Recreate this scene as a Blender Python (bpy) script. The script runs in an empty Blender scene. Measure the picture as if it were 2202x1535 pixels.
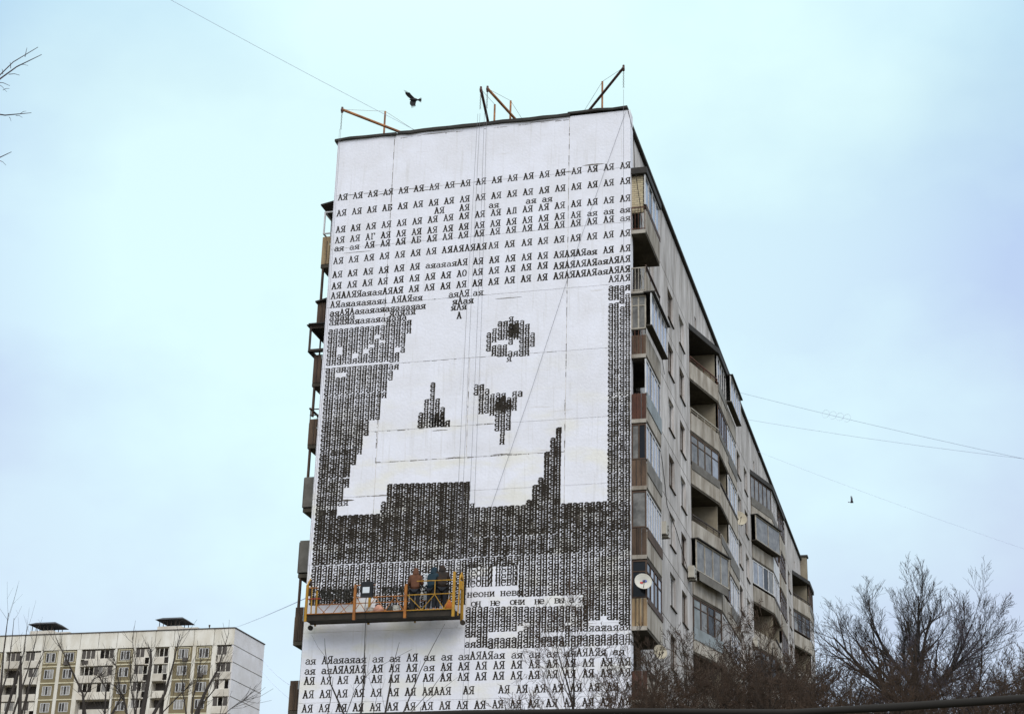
import bpy, bmesh, math, random
from mathutils import Vector, Matrix, Quaternion

sc = bpy.context.scene
COL = sc.collection
R = math.radians

# ------------------------------------------------------------------ camera
cam_d = bpy.data.cameras.new('camera')
cam = bpy.data.objects.new('camera', cam_d)
COL.objects.link(cam)
PITCH, YAW, ROLL = R(21.845), R(15.223), R(1.556)
fw = Vector((-math.sin(YAW)*math.cos(PITCH), math.cos(YAW)*math.cos(PITCH), math.sin(PITCH)))
rt0 = Vector((math.cos(YAW), math.sin(YAW), 0)); up0 = rt0.cross(fw)
rt = rt0*math.cos(ROLL) + up0*math.sin(ROLL)
up = up0*math.cos(ROLL) - rt0*math.sin(ROLL)
m = Matrix((rt, up, -fw)).transposed().to_4x4()
m.translation = Vector((12.2412, -63.6386, 1.6))
cam.matrix_world = m
cam_d.sensor_width = 36.0
cam_d.lens = 36.0*3695.8/2202.0
cam_d.clip_start = 0.1
cam_d.clip_end = 3000
sc.camera = cam

# ------------------------------------------------------------------ sky, sun, exposure
SUN_EL, SUN_AZ = R(42), R(152)          # azimuth measured clockwise from +Y: behind the camera, to its right
world = bpy.data.worlds.new('World'); sc.world = world
world.use_nodes = True
wn, wl = world.node_tree.nodes, world.node_tree.links
wn.clear()
def wnode(t, **k):
    n = wn.new(t)
    for a, b in k.items(): setattr(n, a, b)
    return n
out = wnode('ShaderNodeOutputWorld')
nish = wnode('ShaderNodeTexSky', sky_type='NISHITA')
nish.sun_disc = False; nish.sun_elevation = SUN_EL; nish.sun_rotation = SUN_AZ
nish.air_density = 1.0; nish.dust_density = 3.0
bg1 = wnode('ShaderNodeBackground'); bg1.inputs['Strength'].default_value = 0.05
wl.new(nish.outputs[0], bg1.inputs['Color'])
tc = wnode('ShaderNodeTexCoord')
mp = wnode('ShaderNodeMapping'); mp.inputs['Scale'].default_value = (1.0, 1.0, 1.5)
mp.inputs['Location'].default_value = (0.35, 0.1, 0.2)
wl.new(tc.outputs['Generated'], mp.inputs['Vector'])
nz = wnode('ShaderNodeTexNoise'); nz.inputs['Scale'].default_value = 3.4
nz.inputs['Detail'].default_value = 6; nz.inputs['Roughness'].default_value = 0.5
wl.new(mp.outputs[0], nz.inputs['Vector'])
sx = wnode('ShaderNodeSeparateXYZ'); wl.new(tc.outputs['Generated'], sx.inputs[0])
# cloud colour by height: lavender low, pale blue higher, white overhead
cr = wnode('ShaderNodeValToRGB')
cr.color_ramp.elements[0].position = 0.10; cr.color_ramp.elements[0].color = (0.54, 0.59, 0.69, 1)
cr.color_ramp.elements[1].position = 0.85; cr.color_ramp.elements[1].color = (0.95, 0.94, 0.91, 1)
for p_, c_ in ((0.27, (0.49, 0.55, 0.67)), (0.42, (0.45, 0.56, 0.75)), (0.53, (0.43, 0.62, 0.73))):
    e = cr.color_ramp.elements.new(p_); e.color = c_ + (1,)
wl.new(sx.outputs['Z'], cr.inputs['Fac'])
# thin bright stretch of cloud beyond the building, broken up by noise
dt = wnode('ShaderNodeVectorMath', operation='DOT_PRODUCT'); wl.new(tc.outputs['Generated'], dt.inputs[0])
px_, py_ = 1160-1101, 430-767.5
dt.inputs[1].default_value = (fw*3695.8 + rt*px_ - up*py_).normalized()
lb_ = wnode('ShaderNodeMapRange', interpolation_type='SMOOTHSTEP')
lb_.inputs['From Min'].default_value = math.cos(R(20)); lb_.inputs['From Max'].default_value = math.cos(R(3))
lb_.inputs['To Min'].default_value = 0.0; lb_.inputs['To Max'].default_value = 1.1
wl.new(dt.outputs['Value'], lb_.inputs['Value'])
nr = wnode('ShaderNodeMapRange'); nr.inputs['From Min'].default_value = 0.35; nr.inputs['From Max'].default_value = 0.65
nr.inputs['To Min'].default_value = -0.42; nr.inputs['To Max'].default_value = 0.42
wl.new(nz.outputs['Fac'], nr.inputs['Value'])
sm = wnode('ShaderNodeMath', operation='ADD', use_clamp=True); wl.new(lb_.outputs[0], sm.inputs[0]); wl.new(nr.outputs[0], sm.inputs[1])
cm = wnode('ShaderNodeMix', data_type='RGBA')
wl.new(sm.outputs[0], cm.inputs['Factor']); wl.new(cr.outputs[0], cm.inputs['A']); cm.inputs['B'].default_value = (0.68, 0.89, 0.86, 1)
mr = wnode('ShaderNodeMapRange')
mr.inputs['From Min'].default_value = 0.5; mr.inputs['From Max'].default_value = 1.0
mr.inputs['To Min'].default_value = 1.0; mr.inputs['To Max'].default_value = 1.9
wl.new(sx.outputs['Z'], mr.inputs['Value'])
bg2 = wnode('ShaderNodeBackground')
wl.new(cm.outputs['Result'], bg2.inputs['Color']); wl.new(mr.outputs[0], bg2.inputs['Strength'])
ad = wnode('ShaderNodeAddShader')
wl.new(bg1.outputs[0], ad.inputs[0]); wl.new(bg2.outputs[0], ad.inputs[1]); wl.new(ad.outputs[0], out.inputs['Surface'])

sun_d = bpy.data.lights.new('sun', 'SUN'); sun_d.energy = 1.5; sun_d.angle = R(40); sun_d.color = (1.0, 0.97, 0.93)
sun = bpy.data.objects.new('sun', sun_d); COL.objects.link(sun)
sd = Vector((math.sin(SUN_AZ)*math.cos(SUN_EL), math.cos(SUN_AZ)*math.cos(SUN_EL), math.sin(SUN_EL)))
sun.rotation_euler = sd.to_track_quat('Z', 'Y').to_euler()
sun.location = (0, -60, 90)

sc.view_settings.view_transform = 'Standard'
sc.view_settings.look = 'None'
sc.view_settings.gamma = 1.0
sc.view_settings.use_curve_mapping = False
sc.view_settings.exposure = 0.0

# ------------------------------------------------------------------ materials
def lin(c):
    return tuple((x/255/12.92 if x/255 <= 0.04045 else ((x/255+0.055)/1.055)**2.4) for x in c) + (1,)
MATS = {}
def mat(name, c, rough=0.8, c2=None, scale=1.0, amt=0.5, bump=0.0, bscale=20.0, stretch=(1, 1, 1), spec=0.3, metal=0.0, detail=5, lo=0.35, hi=0.65):
    """c, c2: sRGB-ish base colours mixed by a world-space noise; bump: fine relief"""
    m_ = bpy.data.materials.new(name); m_.use_nodes = True
    nt = m_.node_tree; n, l = nt.nodes, nt.links
    b = n['Principled BSDF']
    b.inputs['Roughness'].default_value = rough
    b.inputs['Specular IOR Level'].default_value = spec
    b.inputs['Metallic'].default_value = metal
    b.inputs['Base Color'].default_value = lin(c)
    g = n.new('ShaderNodeNewGeometry')
    mpn = n.new('ShaderNodeMapping'); mpn.inputs['Scale'].default_value = stretch
    l.new(g.outputs['Position'], mpn.inputs['Vector'])
    if c2 is not None:
        t = n.new('ShaderNodeTexNoise'); t.inputs['Scale'].default_value = scale; t.inputs['Detail'].default_value = detail
        t.inputs['Roughness'].default_value = 0.6
        l.new(mpn.outputs[0], t.inputs['Vector'])
        r = n.new('ShaderNodeMapRange'); r.inputs['From Min'].default_value = lo; r.inputs['From Max'].default_value = hi
        r.inputs['To Max'].default_value = amt
        l.new(t.outputs['Fac'], r.inputs['Value'])
        mx = n.new('ShaderNodeMix'); mx.data_type = 'RGBA'
        mx.inputs['A'].default_value = lin(c); mx.inputs['B'].default_value = lin(c2)
        l.new(r.outputs[0], mx.inputs['Factor'])
        l.new(mx.outputs['Result'], b.inputs['Base Color'])
    if bump:
        t2 = n.new('ShaderNodeTexNoise'); t2.inputs['Scale'].default_value = bscale; t2.inputs['Detail'].default_value = 4
        l.new(g.outputs['Position'], t2.inputs['Vector'])
        bp = n.new('ShaderNodeBump'); bp.inputs['Strength'].default_value = bump; bp.inputs['Distance'].default_value = 0.02
        l.new(t2.outputs['Fac'], bp.inputs['Height']); l.new(bp.outputs[0], b.inputs['Normal'])
    MATS[name] = m_
    return m_

def plaster_mat():
    """white painted plaster: cream overpaint patches, vertical grime runs, faint mottling"""
    m_ = mat('painted_plaster', (227, 228, 238), 0.9, (213, 212, 217), 0.8, 0.6, 0.5, 9.0)
    nt = m_.node_tree; n, l = nt.nodes, nt.links
    b = n['Principled BSDF']; src = b.inputs['Base Color'].links[0].from_socket
    g = n.new('ShaderNodeNewGeometry')
    def layer(src, scale3, nscale, lo, hi, amt, col, zr=None, detail=5):
        mp_ = n.new('ShaderNodeMapping'); mp_.inputs['Scale'].default_value = scale3
        l.new(g.outputs['Position'], mp_.inputs['Vector'])
        t = n.new('ShaderNodeTexNoise'); t.inputs['Scale'].default_value = nscale; t.inputs['Detail'].default_value = detail
        l.new(mp_.outputs[0], t.inputs['Vector'])
        r = n.new('ShaderNodeMapRange'); r.inputs['From Min'].default_value = lo; r.inputs['From Max'].default_value = hi
        r.inputs['To Max'].default_value = amt
        l.new(t.outputs['Fac'], r.inputs['Value'])
        f = r.outputs[0]
        if zr:
            s = n.new('ShaderNodeSeparateXYZ'); l.new(g.outputs['Position'], s.inputs[0])
            r2 = n.new('ShaderNodeMapRange'); r2.inputs['From Min'].default_value = zr[0]; r2.inputs['From Max'].default_value = zr[1]
            l.new(s.outputs['Z'], r2.inputs['Value'])
            mm = n.new('ShaderNodeMath'); mm.operation = 'MULTIPLY'
            l.new(f, mm.inputs[0]); l.new(r2.outputs[0], mm.inputs[1]); f = mm.outputs[0]
        mx = n.new('ShaderNodeMix'); mx.data_type = 'RGBA'
        l.new(f, mx.inputs['Factor']); l.new(src, mx.inputs['A']); mx.inputs['B'].default_value = lin(col)
        return mx.outputs['Result']
    s = layer(src, (1, 1, 2.2), 0.55, 0.50, 0.66, 0.5, (222, 218, 200), (29, 24))
    s = layer(s, (6, 6, 0.35), 1.2, 0.56, 0.75, 0.35, (186, 182, 176))
    s = layer(s, (1, 1, 9), 0.45, 0.66, 0.74, 0.35, (176, 166, 150))
    s = layer(s, (0.5, 1, 0.5), 14, 0.5, 0.75, 0.10, (190, 188, 190))
    l.new(s, b.inputs['Base Color'])
    return m_
plaster_mat()
def joint_mat():
    m_ = mat('joint_filler', (206, 203, 200), 0.95, (104, 96, 84), 2.2, 1.0, 0, 1, detail=8, lo=0.50, hi=0.66)
    return m_
joint_mat()
mat('mural_paint', (43, 38, 32), 0.85, (112, 106, 98), 2.6, 0.55, spec=0.2, lo=0.56, hi=0.74)
mat('facade_concrete', (198, 194, 193), 0.95, (136, 130, 125), 1.3, 0.8, 0.6, 14.0, stretch=(1, 1, 0.3))
mat('facade_joint', (84, 78, 70), 0.95, (118, 112, 104), 1.3, 0.7)
mat('parapet_concrete', (172, 166, 157), 0.95, (112, 102, 90), 1.6, 0.85, 0.5, 18.0, stretch=(1, 1, 0.3))
mat('slab_concrete', (82, 76, 66), 0.95, (54, 49, 42), 1.6, 0.9, 0.4, 12)  # shade of the balcony undersides is put into this dark colour
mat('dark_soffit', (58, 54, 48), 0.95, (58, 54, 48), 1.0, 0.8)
mat('loggia_wall', (142, 134, 118), 0.95, (108, 100, 86), 1.1, 0.7, 0.3, 12)
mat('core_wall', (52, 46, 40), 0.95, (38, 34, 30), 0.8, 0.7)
mat('roof_felt', (44, 43, 42), 0.8, (62, 58, 54), 2.0, 0.7, 0.6, 8)
mat('rust_steel', (104, 66, 50), 0.7, (62, 44, 36), 5.0, 0.9, 0.3, 30)
mat('dark_steel', (50, 44, 40), 0.6, (78, 62, 50), 4.0, 0.7)
mat('pale_steel', (176, 170, 158), 0.6, (130, 118, 104), 5.0, 0.7)
mat('white_frame', (204, 204, 206), 0.5, (160, 156, 150), 3.0, 0.5)
mat('dark_frame', (62, 48, 40), 0.7, (88, 68, 54), 3.0, 0.7)
mat('brown_board', (94, 76, 62), 0.8, (60, 48, 40), 3.5, 0.9, 0.3, 20, stretch=(1, 1, 0.3))
mat('red_board', (88, 56, 46), 0.8, (56, 42, 36), 3.0, 0.9, 0.3, 20, stretch=(1, 1, 0.3))
mat('tan_board', (168, 148, 116), 0.8, (118, 92, 66), 2.5, 0.9, 0.3, 20, stretch=(1, 1, 0.3))
mat('grey_sheet', (114, 110, 104), 0.7, (76, 71, 64), 1.5, 0.7, 0.3, 10)
mat('blue_grey_sheet', (140, 148, 152), 0.7, (106, 110, 110), 1.2, 0.7, 0.3, 10)
mat('glass_dark', (24, 27, 31), 0.12, spec=0.22)
mat('glass_curtain', (122, 120, 116), 0.14, (70, 68, 64), 2.0, 0.9, spec=0.4)
mat('glass_sky', (146, 152, 164), 0.1, (96, 98, 104), 1.6, 0.7, spec=0.55)  # pale sky reflection put into the pane colour
mat('window_dark', (44, 41, 38), 0.3, (68, 62, 55), 1.5, 0.8, spec=0.3)
mat('ground_earth', (96, 86, 70), 0.95, (74, 78, 52), 0.3, 0.9, 0.6, 3)
mat('asphalt', (66, 66, 68), 0.9, (84, 82, 80), 0.8, 0.7, 0.5, 10)
mat('kerb_stone', (150, 148, 142), 0.9, (118, 114, 108), 2.0, 0.7)
mat('yellow_paint', (182, 138, 44), 0.5, (122, 88, 40), 4.0, 0.55, 0.2, 30)
mat('orange_paint', (170, 108, 46), 0.5, (112, 72, 42), 4.0, 0.7, 0.2, 30)
mat('davit_paint', (178, 122, 74), 0.6, (96, 64, 52), 4.0, 0.8)
mat('davit_dark', (92, 62, 56), 0.6, (60, 42, 38), 4.0, 0.8)
mat('deck_dark', (40, 37, 32), 0.8, (58, 50, 42), 2.0, 0.8)
mat('rope_steel', (112, 110, 116), 0.5)
mat('cable_dark', (44, 42, 40), 0.9, spec=0.1)
mat('cable_pale', (176, 184, 210), 0.8, spec=0.1)
mat('net_dark', (44, 44, 42), 0.9, (66, 64, 58), 6.0, 0.8)
mat('black_plastic', (30, 30, 32), 0.4)
mat('white_panel', (206, 212, 218), 0.5)
mat('skin', (190, 140, 116), 0.6)
mat('jacket_brown', (98, 64, 46), 0.85, (78, 50, 38), 6, 0.7)
mat('jacket_teal', (26, 46, 56), 0.85, (26, 46, 58), 6, 0.7)
mat('jacket_black', (34, 30, 28), 0.85, (56, 40, 30), 4, 0.7)
mat('trouser_dark', (38, 40, 46), 0.9, (28, 28, 30), 6, 0.7)
mat('shoe_dark', (28, 26, 24), 0.7)
mat('bark', (48, 42, 36), 0.95, (32, 28, 24), 5.0, 0.8, 0.6, 20)
mat('twig_brown', (74, 58, 46), 0.95, (48, 40, 34), 1.0, 0.8)
mat('twig_grey', (60, 54, 50), 0.95, (42, 38, 36), 1.0, 0.8)
mat('twig_violet', (80, 74, 80), 0.95, (56, 52, 56), 1.0, 0.8)
mat('crow_black', (24, 24, 28), 0.6)
mat('pigeon_grey', (92, 92, 104), 0.7, (62, 62, 74), 12, 0.8)
mat('dish_white', (190, 188, 180), 0.5, (176, 172, 160), 3.0, 0.5)
mat('dish_tan', (184, 176, 158), 0.6, (150, 142, 124), 3.0, 0.6)
mat('logo_blue', (70, 80, 140), 0.6); mat('logo_red', (170, 50, 54), 0.6)
mat('ac_box', (186, 182, 172), 0.6, (150, 144, 132), 3, 0.5)
mat('far_white', (218, 214, 206), 0.95, (186, 178, 162), 0.5, 0.8, stretch=(1, 1, 0.4))
mat('far_side', (212, 210, 214), 0.95, (194, 190, 190), 0.4, 0.7)
mat('far_brown', (126, 115, 90), 0.95, (108, 97, 74), 0.6, 0.7)
mat('far_cream', (202, 196, 174), 0.95, (184, 172, 140), 0.8, 0.7)
mat('far_parapet', (206, 200, 190), 0.95, (176, 166, 152), 0.6, 0.7)
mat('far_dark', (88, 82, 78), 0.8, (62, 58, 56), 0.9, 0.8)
mat('far_glass', (150, 146, 140), 0.25, (92, 86, 80), 0.7, 1.0, spec=0.6)
mat('canopy_dark', (54, 54, 58), 0.8)
mat('bucket_white', (200, 196, 186), 0.5); mat('bag_pink', (206, 160, 140), 0.8, (170, 110, 90), 6, 0.7)
mat('bag_orange', (196, 112, 52), 0.8, (150, 80, 40), 6, 0.7)
mat('red_paint', (150, 46, 40), 0.6)
mat('berry_red', (110, 52, 38), 0.9)

def brick_mat():
    m_ = bpy.data.materials.new('cream_brick'); m_.use_nodes = True
    n, l = m_.node_tree.nodes, m_.node_tree.links
    b = n['Principled BSDF']; b.inputs['Roughness'].default_value = 0.9
    g = n.new('ShaderNodeNewGeometry'); s = n.new('ShaderNodeSeparateXYZ'); c = n.new('ShaderNodeCombineXYZ')
    l.new(g.outputs['Position'], s.inputs[0]); l.new(s.outputs['X'], c.inputs[0]); l.new(s.outputs['Z'], c.inputs[1])
    t = n.new('ShaderNodeTexBrick'); t.inputs['Scale'].default_value = 1.0
    t.inputs['Brick Width'].default_value = 0.26; t.inputs['Row Height'].default_value = 0.1; t.inputs['Mortar Size'].default_value = 0.012
    t.inputs['Color1'].default_value = lin((196, 184, 154)); t.inputs['Color2'].default_value = lin((176, 162, 132)); t.inputs['Mortar'].default_value = lin((130, 120, 104))
    l.new(c.outputs[0], t.inputs['Vector']); l.new(t.outputs['Color'], b.inputs['Base Color'])
    MATS['cream_brick'] = m_
brick_mat()
def vary(name, amt):
    """each piece of a material a little lighter or darker than its neighbours"""
    nt = MATS[name].node_tree; n, l = nt.nodes, nt.links; b = n['Principled BSDF']; src = b.inputs['Base Color'].links[0].from_socket
    oi = n.new('ShaderNodeObjectInfo'); r = n.new('ShaderNodeMapRange'); r.inputs['To Min'].default_value = 1-amt; r.inputs['To Max'].default_value = 1+amt
    l.new(oi.outputs['Random'], r.inputs['Value']); h = n.new('ShaderNodeHueSaturation')
    l.new(r.outputs[0], h.inputs['Value']); l.new(src, h.inputs['Color']); l.new(h.outputs[0], b.inputs['Base Color'])
vary('facade_concrete', .10); vary('parapet_concrete', .09); vary('painted_plaster', .018); vary('far_white', .05); vary('far_parapet', .10); vary('far_brown', .05); vary('grey_sheet', .15); vary('brown_board', .2)

# ------------------------------------------------------------------ geometry helpers
class MB:
    def __init__(s): s.v, s.f = [], []
    def add(s, vs, fs):
        o = len(s.v); s.v += [tuple(v) for v in vs]; s.f += [tuple(i+o for i in f) for f in fs]; return s
    def box(s, x0, x1, y0, y1, z0, z1):
        if x0 > x1: x0, x1 = x1, x0
        if y0 > y1: y0, y1 = y1, y0
        return s.add([(x0,y0,z0),(x1,y0,z0),(x1,y1,z0),(x0,y1,z0),(x0,y0,z1),(x1,y0,z1),(x1,y1,z1),(x0,y1,z1)],
                     [(0,3,2,1),(4,5,6,7),(0,1,5,4),(1,2,6,5),(2,3,7,6),(3,0,4,7)])
    def seg(s, p, q, t0, t1, n0, n1, z0, z1):
        """box along the plan segment p-q: t in metres along it, n outwards (right of its direction)"""
        d = Vector((q[0]-p[0], q[1]-p[1])).normalized(); n = Vector((d.y, -d.x)); P = Vector(p)
        c = [P+d*t0+n*n0, P+d*t1+n*n0, P+d*t1+n*n1, P+d*t0+n*n1]
        if n1 > n0: c = c[::-1]
        return s.add([(v.x, v.y, z0) for v in c]+[(v.x, v.y, z1) for v in c],
                     [(0,3,2,1),(4,5,6,7),(0,1,5,4),(1,2,6,5),(2,3,7,6),(3,0,4,7)])
    def prism(s, pts, z0, z1):
        n = len(pts)
        a = sum(pts[i][0]*pts[(i+1)%n][1]-pts[(i+1)%n][0]*pts[i][1] for i in range(n))
        if a < 0: pts = pts[::-1]
        return s.add([(p[0],p[1],z0) for p in pts]+[(p[0],p[1],z1) for p in pts],
                     [tuple(range(n))[::-1], tuple(range(n,2*n))]+[(i,(i+1)%n,(i+1)%n+n,i+n) for i in range(n)])
    def tube(s, pts, rs, k=6, caps=True):
        if not isinstance(rs, (list, tuple)): rs = [rs]*len(pts)
        pts = [Vector(p) for p in pts]; o = len(s.v); prev = None
        for i, p in enumerate(pts):
            d = (pts[min(i+1, len(pts)-1)]-pts[max(i-1, 0)])
            d = d.normalized() if d.length > 1e-9 else Vector((0,0,1))
            a = prev - d*prev.dot(d) if prev is not None else (Vector((1,0,0)) if abs(d.x) < 0.8 else Vector((0,1,0))).cross(d)
            if a.length < 1e-6: a = Vector((0,1,0)).cross(d)
            a.normalize(); b = d.cross(a); prev = a
            for j in range(k):
                t = 2*math.pi*j/k
                s.v.append(tuple(p + (a*math.cos(t)+b*math.sin(t))*rs[i]))
        for i in range(len(pts)-1):
            for j in range(k):
                s.f.append((o+i*k+j, o+i*k+(j+1)%k, o+(i+1)*k+(j+1)%k, o+(i+1)*k+j))
        if caps:
            s.f.append(tuple(range(o, o+k))[::-1]); e_ = o+(len(pts)-1)*k; s.f.append(tuple(range(e_, e_+k)))
        return s
    def bar(s, a, b, r, k=4): return s.tube([a, b], r, k)
    def lathe(s, prof, origin, axis=(0,0,1), k=16):
        ax = Vector(axis).normalized(); a = (Vector((1,0,0)) if abs(ax.x) < 0.8 else Vector((0,1,0))).cross(ax).normalized(); b = ax.cross(a)
        o = len(s.v); O = Vector(origin)
        for r_, h in prof:
            for j in range(k):
                t = 2*math.pi*j/k; s.v.append(tuple(O + ax*h + (a*math.cos(t)+b*math.sin(t))*r_))
        for i in range(len(prof)-1):
            for j in range(k):
                s.f.append((o+i*k+j, o+i*k+(j+1)%k, o+(i+1)*k+(j+1)%k, o+(i+1)*k+j))
        return s

WP = {}
def mesh_of(name, mb, m_, org=(0,0,0), smooth=False):
    me = bpy.data.meshes.new(name)
    me.from_pydata([(v[0]-org[0], v[1]-org[1], v[2]-org[2]) for v in mb.v], [], mb.f)
    me.materials.append(MATS[m_])
    if smooth: me.polygons.foreach_set('use_smooth', [True]*len(me.polygons))
    me.update()
    return me
def tag(o, label=None, cat=None, group=None, kind=None):
    if label: o['label'] = label
    if cat: o['category'] = cat
    if group: o['group'] = group
    if kind: o['kind'] = kind
    return o
def empty(name, loc, label, cat, group=None):
    o = bpy.data.objects.new(name, None); COL.objects.link(o); o.location = loc; o.empty_display_size = 0.3
    WP[o.name] = Vector(loc)
    return tag(o, label, cat, group)
def part(name, mb, m_, parent, label=None, kind=None, smooth=False, org=None):
    """mb in world coordinates; the object's origin is its parent's unless org is given"""
    pw = WP[parent.name]; org = Vector(org) if org is not None else pw
    o = bpy.data.objects.new(name, mesh_of(name, mb, m_, org, smooth)); COL.objects.link(o)
    o.parent = parent; o.location = org-pw; WP[o.name] = org
    return tag(o, label, None, None, kind)
def inst(name, me, parent, wloc):
    o = bpy.data.objects.new(name, me); COL.objects.link(o); o.parent = parent
    o.location = Vector(wloc)-WP[parent.name]; WP[o.name] = Vector(wloc); return o
def solo(name, mb, m_, label=None, cat=None, group=None, kind=None, org=(0,0,0), smooth=False):
    o = bpy.data.objects.new(name, mesh_of(name, mb, m_, org, smooth)); COL.objects.link(o); o.location = org
    WP[o.name] = Vector(org)
    return tag(o, label, cat, group, kind)

# ------------------------------------------------------------------ ground
solo('ground', MB().add([(-900,-900,-0.004),(900,-900,-0.004),(900,1200,-0.004),(-900,1200,-0.004)], [(0,1,2,3)]), 'ground_earth', kind='structure')
solo('road', MB().add([(-300,-75,0.0),(300,-75,0.0),(300,-60,0.0),(-300,-60,0.0)], [(0,1,2,3)]), 'asphalt', kind='structure')
solo('kerb', MB().box(-300,300,-60,-59.8,-0.1,0.13), 'kerb_stone', kind='structure')
solo('path', MB().add([(2.2,-2,0.004),(5.2,-2,0.004),(5.2,78,0.004),(2.2,78,0.004)], [(0,1,2,3)]), 'asphalt', kind='structure')

# ------------------------------------------------------------------ the main block of flats
FH = 2.8
LEN = 74.6
SEC = [0.0, 24.4, 49.7]
XF = -0.4                      # plane of the long facade
XL = -13.45                    # left edge of the end wall
bld = empty('apartment_building', (-6.8, 37.3, 0), 'tall panel block of flats with a white end wall covered in typed black letters', 'apartment building')

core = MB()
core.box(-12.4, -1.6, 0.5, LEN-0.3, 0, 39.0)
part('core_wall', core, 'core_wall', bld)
fill = MB()
for s0, s1 in ((3.75, 17.25), (28.15, 41.65), (53.45, 66.95)):
    fill.box(-1.58, -0.62, s0, s1, 0, 39.02)
fill.box(-1.58, -0.62, 0.52, LEN-0.32, 36.45, 39.02)
fill.box(-13.3, -12.38, 4.3, LEN-0.32, 0, 39.02); fill.box(-13.3, -12.38, 0.52, 4.3, 36.4, 39.02)
part('inner_wall', fill, 'facade_joint', bld)

# end wall: panels of plaster with joints between them, on a backing that shows in the joints
EW0, EW1 = -13.45, -0.10
part('end_wall_backing', MB().box(EW0+0.02, EW1-0.02, 0.012, 0.5, 0, 39.05), 'joint_filler', bld)
cols = [EW0, -10.76, -2.78, EW1]
rows = [39.12, 36.35, 33.75, 30.95, 28.14, 25.16, 22.36, 19.56, 16.76, 13.96, 11.16, 8.36, 5.56, 2.76, 0.0]
J = 0.008
def wpanel(x0, x1, z0, z1, jl=0.011, jr=0.011, jt=0.004, jb=0.004):
    """panel with a slightly eased front edge"""
    e_ = 0.006
    x0 += jl; x1 -= jr; z0 += jb; z1 -= jt
    mb = MB().add([(x0,0.012,z0),(x1,0.012,z0),(x1,0.012,z1),(x0,0.012,z1),(x0+e_,0,z0+e_),(x1-e_,0,z0+e_),(x1-e_,0,z1-e_),(x0+e_,0,z1-e_)],
                  [(4,5,6,7),(0,1,5,4),(1,2,6,5),(2,3,7,6),(3,0,4,7)])
    part('wall_panel', mb, 'painted_plaster', bld)
for i in range(14):
    z1, z0 = rows[i], rows[i+1]
    if z1 == 25.16:            # panel row with an extra raised seam at 23.8 m
        wpanel(cols[0], cols[1], z0, z1, 0); wpanel(cols[2], cols[3], z0, z1, 0.011, 0)
        wpanel(cols[1], -6.9, 23.78, z1); wpanel(-6.9, cols[2], 23.78, z1)
        wpanel(cols[1], cols[2], z0, 23.78)
    elif 14 < i < 0: pass
    else:
        wpanel(cols[0], cols[1], z0, z1, 0.0)
        if z1 in (28.14,): wpanel(cols[1], -6.9, z0, z1); wpanel(-6.9, cols[2], z0, z1)
        else: wpanel(cols[1], cols[2], z0, z1)
        wpanel(cols[2], cols[3], z0, z1, 0.011, 0)
# plastered returns at both corners of the end wall
part('corner_return', MB().box(EW1-0.02, EW1, 0.0125, 0.55, 0, 39.05), 'painted_plaster', bld)
part('corner_return', MB().box(EW0, EW0+0.02, 0.0125, 0.55, 0, 39.12), 'painted_plaster', bld)
# broken plaster chips and swollen joints
rnd = random.Random(4)
chips = MB()
def chip(x, z, w, h, seed):
    r_ = random.Random(seed); n = 9; top, bot = [], []
    for i in range(n+1):
        t = i/n; xx = x+w*t
        env = math.sin(math.pi*min(1, max(0, t)))**0.5
        top.append((xx, -0.0035, z+h*env*(0.4+0.6*r_.random()))); bot.append((xx, -0.0035, z-h*env*(0.3+0.7*r_.random())*0.6))
    for i in range(n): chips.add([bot[i], bot[i+1], top[i+1], top[i]], [(0,1,2,3)])
for (x, z, w, h) in [(-12.6, 22.22, 1.0, 0.06), (-10.9, 22.35, 0.9, 0.04), (-5.9, 30.72, 1.2, 0.03), (-2.2, 36.62, 1.0, 0.05), (-3.3, 36.40, 0.7, 0.04),
                     (-11.5, 36.22, 0.8, 0.03), (-9.4, 36.2, 0.5, 0.03), (-8.4, 25.02, 0.7, 0.03), (-5.8, 23.82, 0.9, 0.03), (-7.7, 23.80, 0.6, 0.025), (-12.9, 33.5, 1.4, 0.02),
                     (-4.6, 39.0, 1.5, 0.03), (-9.6, 38.98, 1.8, 0.03)]:
    chip(x, z, w, h, int(x*100))
part('chipped_plaster', chips, 'facade_joint', bld)
# blackened sealant showing in short lengths along the joints
seal = MB()
def sealant(x0, z0, x1, z1, dens, seed, w=0.011):
    r_ = random.Random(seed); L = math.hypot(x1-x0, z1-z0); t = 0; ux, uz = (x1-x0)/L, (z1-z0)/L
    while t < L:
        ln = r_.uniform(.04, .45)
        if r_.random() < dens:
            a, b = t, min(L, t+ln*.8); ww = w*r_.uniform(.5, 1.7); j = r_.uniform(-.006, .006)
            pa, pb = (x0+ux*a-uz*j, z0+uz*a+ux*j), (x0+ux*b-uz*j, z0+uz*b+ux*j)
            seal.add([(pa[0]+uz*ww,-.003,pa[1]-ux*ww),(pb[0]+uz*ww*.6,-.003,pb[1]-ux*ww*.6),(pb[0]-uz*ww*.6,-.003,pb[1]+ux*ww*.6),(pa[0]-uz*ww,-.003,pa[1]+ux*ww)], [(0,1,2,3)])
        t += ln
sealant(-10.76,39.0,-10.76,30.0,.62,1); sealant(-10.8,27.2,-10.8,23.8,.8,2,.014); sealant(-2.78,38.9,-2.78,27.0,.4,3); sealant(-2.8,26.0,-2.8,23.78,.6,4)
sealant(-10.8,23.79,-2.8,23.77,.85,5,.015); sealant(-7.7,25.15,-5.7,25.17,.7,6,.014); sealant(-10.9,25.14,-7.0,25.14,.25,7); sealant(-10.7,38.93,-2.8,38.95,.5,8)
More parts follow.
